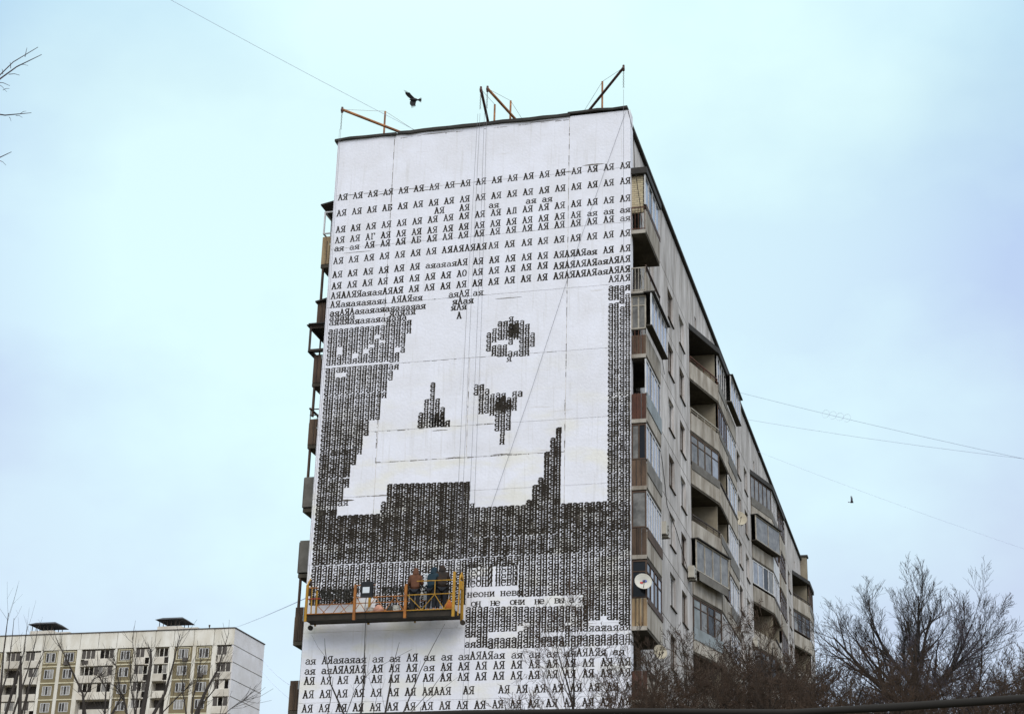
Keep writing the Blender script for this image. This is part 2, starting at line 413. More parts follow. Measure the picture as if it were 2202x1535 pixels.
sealant(-13.2,36.33,-6.0,36.36,.35,9); sealant(-13.3,28.13,-1.1,28.14,.45,10,.008); sealant(-6.9,28.1,-6.9,25.2,.2,11); sealant(-13.3,33.73,-.3,33.76,.12,12); sealant(-12,22.36,-10.5,22.36,.5,13); sealant(-13.1,30.94,-6,30.95,.1,14)
part('blackened_sealant', seal, 'facade_joint', bld, kind='stuff')

# roof edge over the end wall, in three sagging lengths, and along the facade
def cap(x0, x1, z, seed, h=0.09):
    r_ = random.Random(seed); n = max(3, int((x1-x0)/0.6)); mb = MB()
    pr = None
    for i in range(n+1):
        x = x0+(x1-x0)*i/n; w = 0.03*r_.uniform(-1, 1); d = r_.uniform(-0.02, 0.03)
        ring = [(x,-0.10+d,z+w-0.02),(x,-0.10+d,z+w+h),(x,0.6,z+w+h+0.02),(x,0.6,z-0.06)]
        o = len(mb.v); mb.v += ring
        if pr is not None: mb.f += [(pr+j, o+j, o+(j+1)%4, pr+(j+1)%4) for j in range(4)]
        else: mb.f.append((o,o+1,o+2,o+3))
        pr = o
    mb.f.append((pr+3,pr+2,pr+1,pr)); return mb
part('roof_edge', cap(-13.58, -10.66, 39.13, 1), 'roof_felt', bld)
part('roof_edge', cap(-10.62, -2.75, 39.12, 2, 0.12), 'roof_felt', bld)
part('roof_edge', cap(-2.85, -0.22, 39.22, 3, 0.08), 'roof_felt', bld)
part('roof', MB().box(-13.4, -0.42, 0.62, LEN-0.1, 39.04, 39.16), 'roof_felt', bld)
part('eaves', MB().box(-0.45, -0.26, 0.62, LEN-0.55, 39.05, 39.19), 'roof_felt', bld)
part('far_end_wall', MB().box(-13.45, 0.12, LEN-0.5, LEN+0.1, 0, 39.3), 'loggia_wall', bld)
part('roof_edge', MB().box(-13.5, 0.22, LEN-0.6, LEN+0.2, 39.31, 39.45), 'roof_felt', bld)

# facade panels and windows
def ring_panel(y0, y1, z0, z1, hole=None, x=XF, th=0.2):
    g = 0.02; y0 += g; y1 -= g; z0 += g; z1 -= g; xi = x-th
    mb = MB()
    if not hole: mb.box(xi, x, y0, y1, z0, z1); return mb
    a, b, c, d = hole
    O = [(y0,z0),(y1,z0),(y1,z1),(y0,z1)]; H = [(a,c),(b,c),(b,d),(a,d)]
    vs = [(x,p[0],p[1]) for p in O]+[(x,p[0],p[1]) for p in H]+[(xi,p[0],p[1]) for p in O]+[(xi,p[0],p[1]) for p in H]
    fs = []
    for i in range(4):
        j = (i+1)%4
        fs.append((i,j,4+j,4+i)); fs.append((4+i,4+j,12+j,12+i)); fs.append((8+j,8+i,i,j))
    return mb.add(vs, fs)
pm = {}
def panel(y0, y1, z0, z1, hole=None):
    key = (round(y1-y0,3), round(z1-z0,3), tuple(round(h,3) for h in (hole[0]-y0,hole[1]-y0,hole[2]-z0,hole[3]-z0)) if hole else None)
    if key not in pm: pm[key] = mesh_of('facade_panel', ring_panel(y0, y1, z0, z1, hole), 'facade_concrete', (XF,y0,z0))
    inst('facade_panel', pm[key], bld, (XF, y0, z0))
def win_meshes(w, h, fm, gm):
    f = MB(); x0, x1 = -0.17, -0.11
    f.box(x0,x1,0,0.06,0,h); f.box(x0,x1,w-0.06,w,0,h); f.box(x0,x1,0.06,w-0.06,0,0.07); f.box(x0,x1,0.06,w-0.06,h-0.06,h)
    f.box(x0,x1,w*0.55-0.035,w*0.55+0.035,0.07,h-0.06); f.box(x0+.005,x1-.005,0.06,w*0.55-0.035,h*0.72-0.025,h*0.72+0.025)
    g1 = MB().box(-0.15,-0.135,0.06,w*0.55-0.035,0.07,h-0.06); g2 = MB().box(-0.15,-0.135,w*0.55+0.035,w-0.06,0.07,h-0.06)
    s = MB().box(-0.11,0.07,-0.05,w+0.05,-0.05,-0.015)
    return (mesh_of('window', f, fm), mesh_of('pane', g1, gm), mesh_of('pane', g2, gm), mesh_of('sill', s, 'slab_concrete'))
WV = [win_meshes(1.5, 1.55, 'white_frame', 'glass_dark'), win_meshes(1.5, 1.55, 'dark_frame', 'glass_dark'),
      win_meshes(1.5, 1.55, 'white_frame', 'glass_curtain'), win_meshes(1.5, 1.55, 'dark_frame', 'glass_curtain')]
rnd = random.Random(11)
for si, s in enumerate(SEC):
    for k in range(-1, 12):
        z0 = 33.2-FH*k if k >= 0 else 36.0
        z1 = z0+FH if k >= 0 else 39.0
        if k == 11: z0 = 2.4; 
        for (a, b, wy) in ((3.75, 8.7, 5.6), (8.7, 13.22, 10.85), (13.22, 17.25, 14.12)):
            if k >= 0:
                panel(s+a, s+b, z0 if k < 11 else 2.4, z1, (s+wy, s+wy+1.5, z0+0.85, z0+2.4))
                v = WV[rnd.choice([0, 0, 1, 2, 3])]
                w = inst('window', v[0], bld, (XF, s+wy, z0+0.85))
                inst('pane', v[1], w, (XF, s+wy, z0+0.85)); inst('pane', v[2], w, (XF, s+wy, z0+0.85)); inst('sill', v[3], w, (XF, s+wy, z0+0.85))
            else:
                panel(s+a, s+b, z0, z1, None)
    # attic panels over the balconies, with small vents
    for (a, b) in ((17.25, 21.1), (21.1, 24.6), (-0.0, 3.75)):
        a_, b_ = s+a, s+b
        if si == 0 and a < 1: a_ = 0.56
        if si == 2 and b > 24: b_ = LEN-0.52
        if si < 2 and b > 24: b_ = SEC[si+1]
        hole = (a_+2.0, a_+2.5, 37.0, 37.62) if a == 17.25 else None
        panel(a_, b_, 36.42, 39.0, hole)
    part('ground_floor_wall', MB().box(-0.62, XF+0.02, s+3.75, s+17.25, 0, 2.38), 'facade_concrete', bld)
part('left_facade', MB().box(-13.45, -13.3, 4.3, LEN-0.5, 0, 39.0), 'facade_concrete', bld)
part('left_facade', MB().box(-13.45, -13.3, 0.56, 4.3, 36.4, 39.0), 'facade_concrete', bld)

# balconies -------------------------------------------------------
def segment(p, q, z, st, par, top):
    """everything that stands on one edge of a balcony slab. st: style dict"""
    L = (Vector(q)-Vector(p)).length
    zt = z+top
    ph = st.get('ph', 0.95)
    if st.get('panel'):
        part('parapet_panel', MB().seg(p, q, 0.03, L-0.03, -0.07, 0.02, z-0.04, z+ph), st['panel'], par)
    if st.get('sheet'):
        part('sheet_panel', MB().seg(p, q, 0.01, L-0.01, 0.024+st.get('off', 0), 0.05+st.get('off', 0), z+st['sheet'][1], z+st['sheet'][2]), st['sheet'][0], par)
    if st.get('boards'):
        n = max(3, int(L/0.16)); mb = MB()
        for i in range(n): mb.seg(p, q, L*i/n+0.008, L*(i+1)/n-0.008, -0.03+0.012*(i % 2), 0.0+0.012*(i % 2), z+0.02, z+st.get('bh', 1.1))
        part('side_board', mb, st['boards'], par)
        mb = MB()
        for i in range(st.get('nb', 3)): mb.seg(p, q, L*(i+1)/(st.get('nb', 3)+1)-0.012, L*(i+1)/(st.get('nb', 3)+1)+0.012, 0.014, 0.035, z, z+1.12)
        part('railing', mb, st.get('rm', 'rust_steel'), par)
    if st.get('bars'):
        n = max(3, int(L/0.13)); mb = MB()
        for i in range(n+1):
            t = 0.02+(L-0.04)*i/n; mb.seg(p, q, t-0.009, t+0.009, -0.01, 0.008, z, z+1.05)
        mb.seg(p, q, 0, L, -0.022, 0.02, z+1.05, z+1.09); mb.seg(p, q, 0, L, -0.012, 0.01, z+0.06, z+0.09)
        part('railing', mb, st['bars'], par)
    if st.get('rail'):
        mb = MB(); n = max(2, int(L/0.9))
        mb.seg(p, q, 0, L, -0.03, 0.03, z+1.14, z+1.19); mb.seg(p, q, 0, L, -0.015, 0.01, z+1.03, z+1.05)
        for i in range(n+1): t = 0.03+(L-0.06)*i/n; mb.seg(p, q, t-0.015, t+0.015, -0.02, 0.01, z+ph, z+1.14)
        part('railing', mb, st['rail'], par)
    if st.get('brick'):
        part('side_wall', MB().seg(p, q, 0.0, L-0.1, -0.22, -0.12, z+0.9, zt-0.01), 'cream_brick', par)
    if st.get('solid'):
        part('side_wall', MB().seg(p, q, 0.0, L, -0.08, -0.02+st.get('off', 0), z+1.0, zt-0.01), st['solid'], par)
    if st.get('glz'):
        fm, gm, n, trans = st['glz']; off = st.get('off', 0.0); a0 = st.get('g0', 1.12)
        mb = MB(); w = st.get('fw', 0.03); fb = off-0.05; ff = off+0.01
        t0, t1 = (-off*0.8 if off else 0.0), L+(off*0.8 if off else 0.0); LL = t1-t0
        mb.seg(p, q, t0, t1, fb, ff, z+a0, z+a0+0.05); mb.seg(p, q, t0, t1, fb, ff, zt-0.07, zt-0.01)
        zz1 = zt-0.07
        if trans: mb.seg(p, q, t0, t1, fb+.004, ff-.004, z+a0+1.02, z+a0+1.06)
        for i in range(n+1):
            t = t0+w+(LL-2*w)*i/n; mb.seg(p, q, t-w, t+w, fb+.002, ff-.002, z+a0+0.05, zz1)
        part('glazing_frame', mb, fm, par)
        for i in range(n):
            ta = t0+w+(LL-2*w)*i/n+w; tb = t0+w+(LL-2*w)*(i+1)/n-w
            gg = gm if not isinstance(gm, (list, tuple)) else gm[i % len(gm)]
            if gg: part('pane', MB().seg(p, q, ta, tb, off-0.03, off-0.02, z+a0+0.05, zz1), gg, par)
        if off:
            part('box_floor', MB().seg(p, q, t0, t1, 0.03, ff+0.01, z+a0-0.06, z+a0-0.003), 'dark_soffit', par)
            part('box_roof', MB().seg(p, q, t0-.05, t1+.05, -0.05, ff+0.12, zt, zt+0.05), 'roof_felt', par)
def balcony(path, segs, z, wallx=-1.6, slab_m='slab_concrete', top=2.62, bare=None):
    """path: outer edge of the slab in plan, from facade back to facade; segs: one style (or None) per edge"""
    sgn = 1 if wallx > -7 else -1
    pts = [(wallx, path[0][1])]+list(path)+[(wallx, path[-1][1])]
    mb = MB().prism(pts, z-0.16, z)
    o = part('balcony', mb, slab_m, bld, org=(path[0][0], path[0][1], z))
    for (p, q), st in zip(zip(path[:-1], path[1:]), segs):
        if st: segment(p, q, z, st, o, top)
    # door and window in the back wall
    ya, yb = sorted((path[0][1], path[-1][1]))
    if yb-ya > 2.2:
        x = wallx+sgn*0.012
        fr = MB(); fr.box(x, x+sgn*0.05, ya+0.5, ya+1.3, z+0.05, z+2.2); fr.box(x, x+sgn*0.05, ya+1.3, ya+2.4, z+0.85, z+2.2)
        part('balcony_door', fr, rnd.choice(['white_frame', 'dark_frame']), o)
        gl = MB(); gl.box(x+sgn*.052, x+sgn*.056, ya+0.6, ya+1.2, z+1.0, z+2.1); gl.box(x+sgn*.052, x+sgn*.056, ya+1.38, ya+2.32, z+0.93, z+2.12)
        part('pane', gl, 'glass_dark', o)
    return o
C_, P_, T_ = 'parapet_concrete', 'grey_sheet', 'tan_board'
gw = lambda n=5, t=False, g=('glass_sky', 'glass_dark', 'glass_sky'): ('white_frame', g, n, t)
gd = lambda n=5, t=True, g=('glass_curtain', 'glass_dark'): ('dark_frame', g, n, t)
# column A: straight balconies next to the painted wall (near end, front)
A_END = {0: dict(bars='rust_steel', brick=1), 1: dict(bars='pale_steel'), 2: dict(boards='brown_board', bh=0.85, glz=('pale_steel', 'glass_curtain', 2, True), off=0.02),
         3: dict(boards='red_board', rm='rust_steel'), 4: dict(boards='brown_board', rm='dark_steel', nb=2, glz=('dark_frame', ('glass_curtain', 'glass_dark'), 2, False)),
         5: dict(boards='brown_board', rm='dark_steel', nb=1, glz=('dark_frame', 'glass_curtain', 1, False)), 6: dict(boards=T_, rm='dark_steel', nb=3, glz=('dark_frame', 'glass_dark', 1, True)),
         7: dict(boards='red_board', rm='brown_board')}
A_FRONT = {0: dict(panel=C_, ph=0.95, sheet=('dark_frame', 0.98, 1.2), glz=gw(4), g0=1.2), 1: dict(panel=C_, rail='dark_frame', ph=0.85),
           2: dict(panel=C_, ph=0.9, glz=('white_frame', 'glass_sky', 5, False), off=0.28, g0=1.2), 3: dict(panel=C_, sheet=('blue_grey_sheet', 0.5, 1.15), glz=gw(5)),
           4: dict(panel=C_, sheet=(P_, 0.55, 1.15), glz=gw(5)), 5: dict(panel=C_, sheet=('brown_board', 0.7, 1.12), glz=gw(6, False, ('glass_sky',))),
           6: dict(panel=C_, sheet=('dark_frame', 0.9, 1.14), glz=gd(4, True, ('glass_dark', 'glass_sky')), fw=0.04), 7: dict(panel=C_, rail='dark_steel')}
# column B: slanting balcony, then straight pair
B_DIAG = {0: dict(panel=C_, rail='rust_steel', ph=0.85), 1: dict(panel=C_, rail='pale_steel', ph=0.9), 2: dict(panel=C_, sheet=(P_, 0.72, 1.12), glz=('brown_board', ('glass_curtain', 'glass_curtain', 'glass_curtain', 'glass_sky'), 4, True), fw=0.035),
          3: dict(panel=C_, rail='dark_steel', ph=0.85), 4: dict(panel=C_, sheet=(P_, 0.6, 1.0), glz=('pale_steel', 'glass_curtain', 4, False), off=0.32, g0=1.05), 5: dict(panel=C_, sheet=('blue_grey_sheet', 0.55, 1.14), glz=('dark_frame', ('blue_grey_sheet', 'glass_curtain', 'glass_dark', 'glass_curtain'), 4, True), fw=0.06),
          6: dict(panel=C_, rail='dark_steel'), 7: dict(panel=C_, glz=gd(4))}
B_STR = {0: dict(panel=C_, sheet=(P_, 0.6, 1.1), glz=('white_frame', ('glass_dark',), 4, False)), 1: dict(panel=C_, sheet=('grey_sheet', 0.8, 1.15), glz=gd(5, False, ('glass_dark', 'glass_dark', 'glass_sky'))), 2: dict(panel=C_, rail='dark_steel'),
         3: dict(panel=C_, sheet=(P_, 0.7, 1.12), rail='pale_steel'), 4: dict(panel=C_, ph=0.9, glz=('dark_frame', ('glass_dark',), 5, False)), 5: dict(panel=C_, glz=('white_frame', ('glass_dark',), 6, False)),
         6: dict(panel=C_, rail='dark_steel'), 7: dict(panel=C_, glz=gw(5))}
B_STR2 = {0: dict(panel=C_, glz=('white_frame', ('glass_sky',), 4, False), off=0.3), 1: dict(panel=C_, sheet=(P_, 0.5, 1.15), glz=('white_frame', ('glass_sky', 'glass_curtain'), 4, False)), 2: dict(panel=C_, rail='dark_steel', glz=gw(4, False, ('glass_dark', 'glass_sky'))),
          3: dict(panel=C_, sheet=('grey_sheet', 0.4, 1.12), glz=gw(5, False, ('glass_sky',))), 4: dict(panel=C_, sheet=(P_, 0.5, 1.1), glz=gw(5))}
C_DIAG = {0: dict(panel=C_, sheet=(P_, 0.62, 1.14), glz=('dark_frame', ('glass_curtain',), 5, False), solidend=1), 1: dict(panel=C_, ph=0.85, glz=('pale_steel', ('glass_curtain',), 2, False), off=0.42, g0=1.0),
          2: dict(panel=C_, glz=('white_frame', ('glass_sky', 'glass_sky', 'glass_dark', 'glass_curtain'), 4, False), fw=0.045), 3: dict(panel=C_), 4: dict(panel=C_, glz=gd(4))}
C_STR = {0: dict(panel=C_, sheet=(P_, 0.6, 1.1), glz=gw(5, False, ('glass_sky', 'glass_dark', 'glass_dark'))), 1: dict(panel='white_frame', glz=gd(4)), 2: dict(panel=C_, sheet=('dark_steel', 0.9, 1.1), glz=gw(4)), 3: dict(panel=C_, rail='dark_steel')}
D_DIAG = {0: dict(panel=C_, rail='dark_steel'), 1: dict(panel=C_, glz=gd(4)), 2: dict(panel=C_)}
def styl(d, k, r_):
    if k in d: return d[k]
    return r_.choice([dict(panel=C_, rail='dark_steel'), dict(panel=C_, glz=gd(5)), dict(panel=C_, glz=gw(5)), dict(panel=C_, sheet=(P_, 0.6, 1.1), glz=gd(5, False))])
XO = 0.5
for k in range(0, 12):
    z = 33.42-FH*k
    r_ = random.Random(100+k)
    a_ = A_END.get(k, dict(boards='brown_board', rm='dark_steel'))
    balcony([(-0.098, 0.2), (XO, 0.2), (XO, 3.55), (XF, 3.55)], [a_, styl(A_FRONT, k, r_), dict(panel=C_)], z)
    part('slab_edge', MB().box(-0.095, XO+.01, 0.16, 0.198, z-0.15, z+0.01), 'parapet_concrete', bld)
    for si, s in enumerate(SEC):
        dd = (B_DIAG, C_DIAG, D_DIAG)[si]; ss = (B_STR, C_STR, {})[si]
        balcony([(XF, s+17.4), (XO, s+20.95), (XO-0.08, s+21.04)], [styl(dd, k, r_), None], z)
        e_ = s+24.3 if si < 2 else LEN-0.55
        balcony([(XO-0.08, s+21.06), (XO, s+21.12), (XO, e_)], [None, styl(ss, k, r_)], z)
        if si < 2:
            n0 = SEC[si+1]
            balcony([(XO, n0+0.0), (XO, n0+3.55), (XF, n0+3.55)], [styl(B_STR2 if si == 0 else {}, k, r_), dict(panel=C_)], z)
# partitions between loggias, canopies over the top row
for si, s in enumerate(SEC):
    for k in range(0, 12):
        z = 33.42-FH*k
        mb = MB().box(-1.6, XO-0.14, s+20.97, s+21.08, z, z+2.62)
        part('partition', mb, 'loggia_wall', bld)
        if si < 2:
            part('partition', MB().box(-1.6, XO-0.12, s+24.32, s+24.38, z, z+2.62), 'loggia_wall', bld)
    part('canopy', MB().prism([(-1.6, s+17.2), (XF, s+17.2), (XO+0.12, s+20.95), (XO+0.12, (s+28.2 if si < 2 else LEN-0.55)), (-1.6, (s+28.2 if si < 2 else LEN-0.55))], 36.06, 36.36), 'roof_felt', bld)
part('canopy', MB().prism([(-1.6, 0.56), (-0.09, 0.56), (-0.09, 0.1), (XO+0.08, 0.1), (XO+0.08, 3.7), (-1.6, 3.7)], 36.06, 36.34), 'roof_felt', bld)

# left side balconies, seen edge-on past the painted wall
LEFT = {0: dict(boards='tan_board', bh=1.35, rm='dark_steel', nb=2, glz=('white_frame', (None,), 1, False), g0=1.5), 1: dict(boards='brown_board', bh=0.95, rm='dark_steel', nb=2),
        2: dict(boards='brown_board', bh=1.3, rm='dark_steel', glz=('dark_steel', (None,), 1, True), off=0.22, g0=1.45), 3: dict(boards='brown_board', bh=1.15, rm='dark_steel', nb=2),
        4: dict(sheet=('grey_sheet', 0.05, 1.35)), 5: dict(sheet=('grey_sheet', 0.05, 1.4)), 6: dict(boards='brown_board', bh=1.4, rm='dark_steel', nb=2), 7: dict(boards='brown_board', bh=1.2, rm='dark_steel', nb=2)}
for k in range(0, 12):
    z = 33.42-FH*k
    st = LEFT.get(k, dict(boards='brown_board', rm='dark_steel'))
    fr = dict(panel=C_, ph=1.0)
    if k == 0: fr = dict(boards='tan_board', bh=1.35, glz=('white_frame', (None,), 4, False), g0=1.5)
    if k == 2: fr = dict(boards='brown_board', bh=1.3, glz=('dark_steel', (None,), 3, True), off=0.22, g0=1.45)
    if k in (4, 5): fr = dict(sheet=('grey_sheet', 0.05, 1.35))
    o = balcony([(-13.45, 4.2), (-14.15, 4.2), (-14.15, 0.75), (-13.43, 0.75)], [dict(panel=C_), fr, st], z, wallx=-12.4)
    if k in (1, 3, 4, 6):
        part('post', MB().box(-14.1, -14.02, 0.78, 0.9, z+(1.3 if k != 1 else 0.95), z+2.64), 'dark_frame', o)
    if k == 3:
        mb = MB()
        for i in range(5): mb.box(-14.16, -14.13, 0.8+i*0.8, 0.83+i*0.8, z+1.1, z+1.6)
        mb.box(-14.18, -14.1, 0.7, 4.2, z+1.6, z+1.66); mb.box(-14.15, -13.45, 0.74, 0.78, z+1.58, z+1.62); mb.box(-14.15, -13.45, 0.74, 0.78, z+1.32, z+1.35)
        part('railing', mb, 'dark_steel', o)
mb = MB()
for zc, xo in ((36.35, -14.3), (30.72+0.9, -14.22), (30.45, -14.42)):
    mb = MB().add([(xo,0.6,zc-0.06),(-13.46,0.6,zc+0.1),(-13.46,4.4,zc+0.1),(xo,4.4,zc-0.06),(xo,0.6,zc),(-13.46,0.6,zc+0.17),(-13.46,4.4,zc+0.17),(xo,4.4,zc)],
                  [(0,3,2,1),(4,5,6,7),(0,1,5,4),(1,2,6,5),(2,3,7,6),(3,0,4,7)])
    part('canopy', mb, 'roof_felt', bld)

# ------------------------------------------------------------------ the painted lettering
GL = {
 'А': [[(.5,1),(.12,.03)],[(.46,1),(.86,.03)],[(.28,.36),(.70,.36)],[(-.03,.03),(.27,.03)],[(.68,.03),(1.02,.03)],[(.3,.98),(.52,.98)]],
 'Я': [[(.78,.03),(.78,.97)],[(1.0,.97),(.36,.97),(.14,.84),(.14,.64),(.36,.5),(.78,.5)],[(.5,.5),(.2,.03),(-.02,.03)],[(.6,.03),(1.0,.03)]],
 'я': [[(.78,.04),(.78,.96)],[(1.0,.96),(.36,.96),(.12,.82),(.12,.62),(.36,.48),(.78,.48)],[(.46,.46),(.2,.04),(-.02,.04)],[(.6,.04),(1.02,.04)]],
 'а': [[(.14,.80),(.32,.97),(.6,.97),(.78,.8),(.78,.10),(.98,.03)],[(.78,.54),(.42,.58),(.12,.44),(.08,.2),(.28,.03),(.56,.05),(.78,.24)]],
 'а#': [[(.10,.82),(.30,.97),(.62,.97),(.84,.84),(.84,.0)],[(.84,.52),(.40,.56),(.10,.42),(.08,.18),(.28,.02),(.60,.03),(.84,.18)]],
 'я#': [[(.80,.0),(.80,1.0)],[(.94,.96),(.34,.96),(.14,.84),(.12,.62),(.34,.48),(.80,.48)],[(.36,.48),(.14,.28),(.10,.04),(-.02,.02)],[(.66,.02),(.96,.02)]],
 'Б': [[(.22,.03),(.22,.97)],[(.05,.97),(.85,.97),(.85,.8)],[(.22,.54),(.65,.54),(.88,.42),(.88,.16),(.65,.03),(.05,.03)]],
 'Г': [[(.28,.03),(.28,.97)],[(.1,.97),(.88,.97),(.88,.76)],[(.1,.03),(.5,.03)]],
 'Д': [[(.2,.03),(.38,.97),(.8,.97),(.8,.03)],[(.02,.03),(.98,.03)]],
 'О': [[(.5,.97),(.22,.88),(.1,.5),(.22,.12),(.5,.03),(.78,.12),(.9,.5),(.78,.88),(.5,.97)]],
 'о': [[(.5,.97),(.18,.84),(.06,.5),(.18,.16),(.5,.03),(.82,.16),(.94,.5),(.82,.84),(.5,.97)]],
 'н': [[(.18,.03),(.18,.97)],[(.82,.03),(.82,.97)],[(.18,.5),(.82,.5)],[(.02,.97),(.34,.97)],[(.66,.97),(.98,.97)],[(.02,.03),(.34,.03)],[(.66,.03),(.98,.03)]],
 'е': [[(.1,.52),(.9,.52),(.86,.8),(.6,.97),(.34,.95),(.1,.7),(.08,.35),(.3,.05),(.64,.03),(.9,.2)]],
 'и': [[(.18,.97),(.18,.03),(.82,.97),(.82,.03)],[(.02,.97),(.34,.97)],[(.66,.97),(.98,.97)],[(.02,.03),(.3,.03)],[(.7,.03),(.98,.03)]],
 'в': [[(.2,.03),(.2,.97)],[(.03,.97),(.66,.97),(.84,.84),(.84,.64),(.64,.52),(.2,.52)],[(.64,.52),(.9,.4),(.9,.16),(.68,.03),(.03,.03)]],
 'ы': [[(.12,.03),(.12,.97)],[(.12,.55),(.5,.55),(.64,.42),(.64,.16),(.5,.03),(.12,.03)],[(.88,.03),(.88,.97)],[(.76,.97),(1.0,.97)],[(.76,.03),(1.0,.03)]],
}
X0, CW = -13.25, 0.2354
rnd = random.Random(77)
def glyph(mb, ch, x, z, w, h, wt, yo=0.004):
    """one stencilled letter: x, z its lower left corner, wt the stroke width in metres"""
    st = GL.get(ch)
    if not st: return
    jx, jz = rnd.uniform(-.006, .006), rnd.uniform(-.006, .006); wt *= rnd.uniform(.86, 1.14)
    i_ = 0
    for pl in st:
        for (a, b) in zip(pl[:-1], pl[1:]):
            p = Vector((x+jx+a[0]*w, z+jz+a[1]*h)); q = Vector((x+jx+b[0]*w, z+jz+b[1]*h)); d = q-p
            if d.length < 1e-6: continue
            ww = wt*(1.25 if abs(d.y) > abs(d.x) else 0.78)
            u = d.normalized()*(wt*0.32); n_ = Vector((-d.y, d.x)).normalized()*(ww/2)
            y = -(yo+0.00025*i_); i_ += 1
            c = [p-u-n_, q+u-n_, q+u+n_, p-u+n_]
            mb.add([(v.x, y, v.y) for v in c], [(0,1,2,3)])
LW = 0.20
def row(mb, z, col, text, dz=0.0, cap=0.30, low=0.195, wt=0.030, sp=1.0):
    wt *= 1.42
    for i, ch in enumerate(text):
        if ch == ' ': continue
        glyph(mb, ch, X0+(col+i*sp)*CW, z+dz*i, LW, cap if ch.isupper() else low, wt)
def stack(mb, c, z0, z1, wt=0.031, gap=None):
    wt *= 1.38
    """letters typed over one another down a column from z1 to z0"""
    n = max(1, round((z1-z0)/0.198)); p = (z1-z0)/n
    for i in range(n):
        glyph(mb, 'а#' if c % 2 == 0 else 'я#', X0+c*CW, z0+p*i, 0.19, p*1.0, wt*rnd.uniform(.9, 1.15), 0.004+0.0015*(i % 2))
def heavy(mb, c, z0, z1, wt=0.058): stack(mb, c, z0, z1, wt*.90)
def cols_(mb, c0, ivs, f=stack, **k):
    for i, iv in enumerate(ivs):
        if iv is None: continue
        if isinstance(iv[0], (int, float)): iv = [iv]
        for (a, b) in iv: f(mb, c0+i, min(a, b), max(a, b), **k)
AYA = 'АЯ '
up_ = MB()
row(up_, 36.12, 0, AYA*19, 0.0032)
row(up_, 35.34, 0, 'АЯ АЯ АЯ АБ '+AYA*15, 0.0038)
row(up_, 35.0, 19.2, 'АЯ'); row(up_, 35.02, 24.0, 'АЯ'); row(up_, 35.02, 29.6, 'ая'); row(up_, 35.06, 36.6, 'ая'); row(up_, 35.06, 39.6, 'ая')
row(up_, 34.53, 0, AYA*11+'АД '+AYA*7, 0.0036)
row(up_, 34.02, 0, 'АЯ АЯ АГ '+AYA*13+'ая ая ая', 0.0034)
row(up_, 33.63, 0, 'ая ая АЯ АЯ АЯ АБ '+AYA*12+'ая', 0.0034)
row(up_, 33.02, 0, AYA*7, 0.003); row(up_, 33.08, 21, 'АЯАЯАЯАЯ', sp=1.08, wt=.034); row(up_, 33.08, 29.8, AYA*2, 0.001); row(up_, 33.08, 36, AYA*7, 0.001)
row(up_, 32.36, 0, AYA*6, 0.003); row(up_, 32.42, 18, 'аяаяаяАЯ'); row(up_, 32.41, 27, AYA*5, -0.001); row(up_, 32.38, 42, 'АЯАЯАЯая АЯ АЯ', 0.0015, wt=.033)
row(up_, 31.82, 0, AYA*8+'АО '+AYA*5, 0.003); row(up_, 31.86, 42, 'АЯАЯАЯАЯаяАЯАЯ', 0.004, wt=.034)
row(up_, 31.36, 0, 'АЯААЯЯаяаяАЯАЯ АЯ АЯ АЯ АЯ АЯ АЯ АЯ АЯ АЯ', 0.001, wt=.032); row(up_, 31.40, 42, 'АЯАЯАЯАЯаяАЯАЯ', 0.004, wt=.034)
row(up_, 31.05, 52, 'АЯАЯ')
row(up_, 30.94, 0, 'АЯаяаяаяаяа', wt=.032); row(up_, 30.94, 11.8, 'АЯАЯяя'); row(up_, 30.97, 22.6, 'аяАЯ'); row(up_, 30.95, 27.2, 'ая')
row(up_, 30.55, 0, 'аяАЯАаяаяаяаяаяаяая', sp=.97, wt=.033); row(up_, 30.62, 23.4, 'яАая', wt=.033)
row(up_, 30.33, 11.6, 'яаяая', wt=.034); row(up_, 30.36, 23.2, 'яАя', wt=.033)
row(up_, 30.33, 0, 'аяаяа', wt=.033); row(up_, 30.12, 0, 'аяаяа', wt=.033); row(up_, 30.10, 5, 'яаяаяаяаяа', wt=.033); row(up_, 29.95, 24.3, 'А', wt=.036)
part('painted_letter_rows', up_, 'mural_paint', bld, label='rows of typed black capitals across the top of the white end wall', kind='stuff')

md = MB()
# upper left dark field
cols_(md, 0, [(28.28,29.92), (28.28,29.92), [(29.1,29.92),(28.28,28.72)], (28.29,29.92), (28.29,29.92), [(28.76,29.93),(28.29,28.5)], (28.29,29.93),
              [(28.92,29.92),(28.28,28.68)], [(29.11,29.92),(28.27,28.93)], [(29.53,29.92),(28.27,29.31)], [(29.28,29.92),(28.27,29.12)], (28.27,30.08),
              [(28.62,30.07),(28.22,28.6)], [(28.88,30.06),(28.22,28.62)], [(28.87,30.06),(28.62,28.83)], (29.47,30.06)], wt=.034)
cols_(md, 0, [(26.92,28.13), (26.92,28.13), [(27.92,28.13),(26.92,27.68)], [(27.92,28.13),(26.92,27.68)]]+[(26.93,28.12)]*8+[[(27.88,28.08),(27.4,27.82)], (27.87,28.08)], wt=.037)
cols_(md, 0, [(25.69,26.88)]*11+[(26.63,26.87)], wt=.038)
cols_(md, 0, [(24.45,25.70)]*6+[(23.77,25.68), (24.21,25.67), (25.01,25.65)], heavy, wt=.050)
cols_(md, 0, [(23.25,24.42)]*6, heavy, wt=.054)
cols_(md, 0, [(21.86,23.2)]*4+[(22.22,23.18), (22.79,23.16)], heavy, wt=.052)
row(md, 22.01, 4, 'ая')
part('painted_letter_field', md, 'mural_paint', bld, label='field of overtyped black letters stepping down the left side of the wall', kind='stuff')
lo = MB()
cols_(lo, 0, [(20.42,21.85)]*4+[(20.41,21.57)]*9+[(20.4,21.6)]*15, heavy, wt=.064)
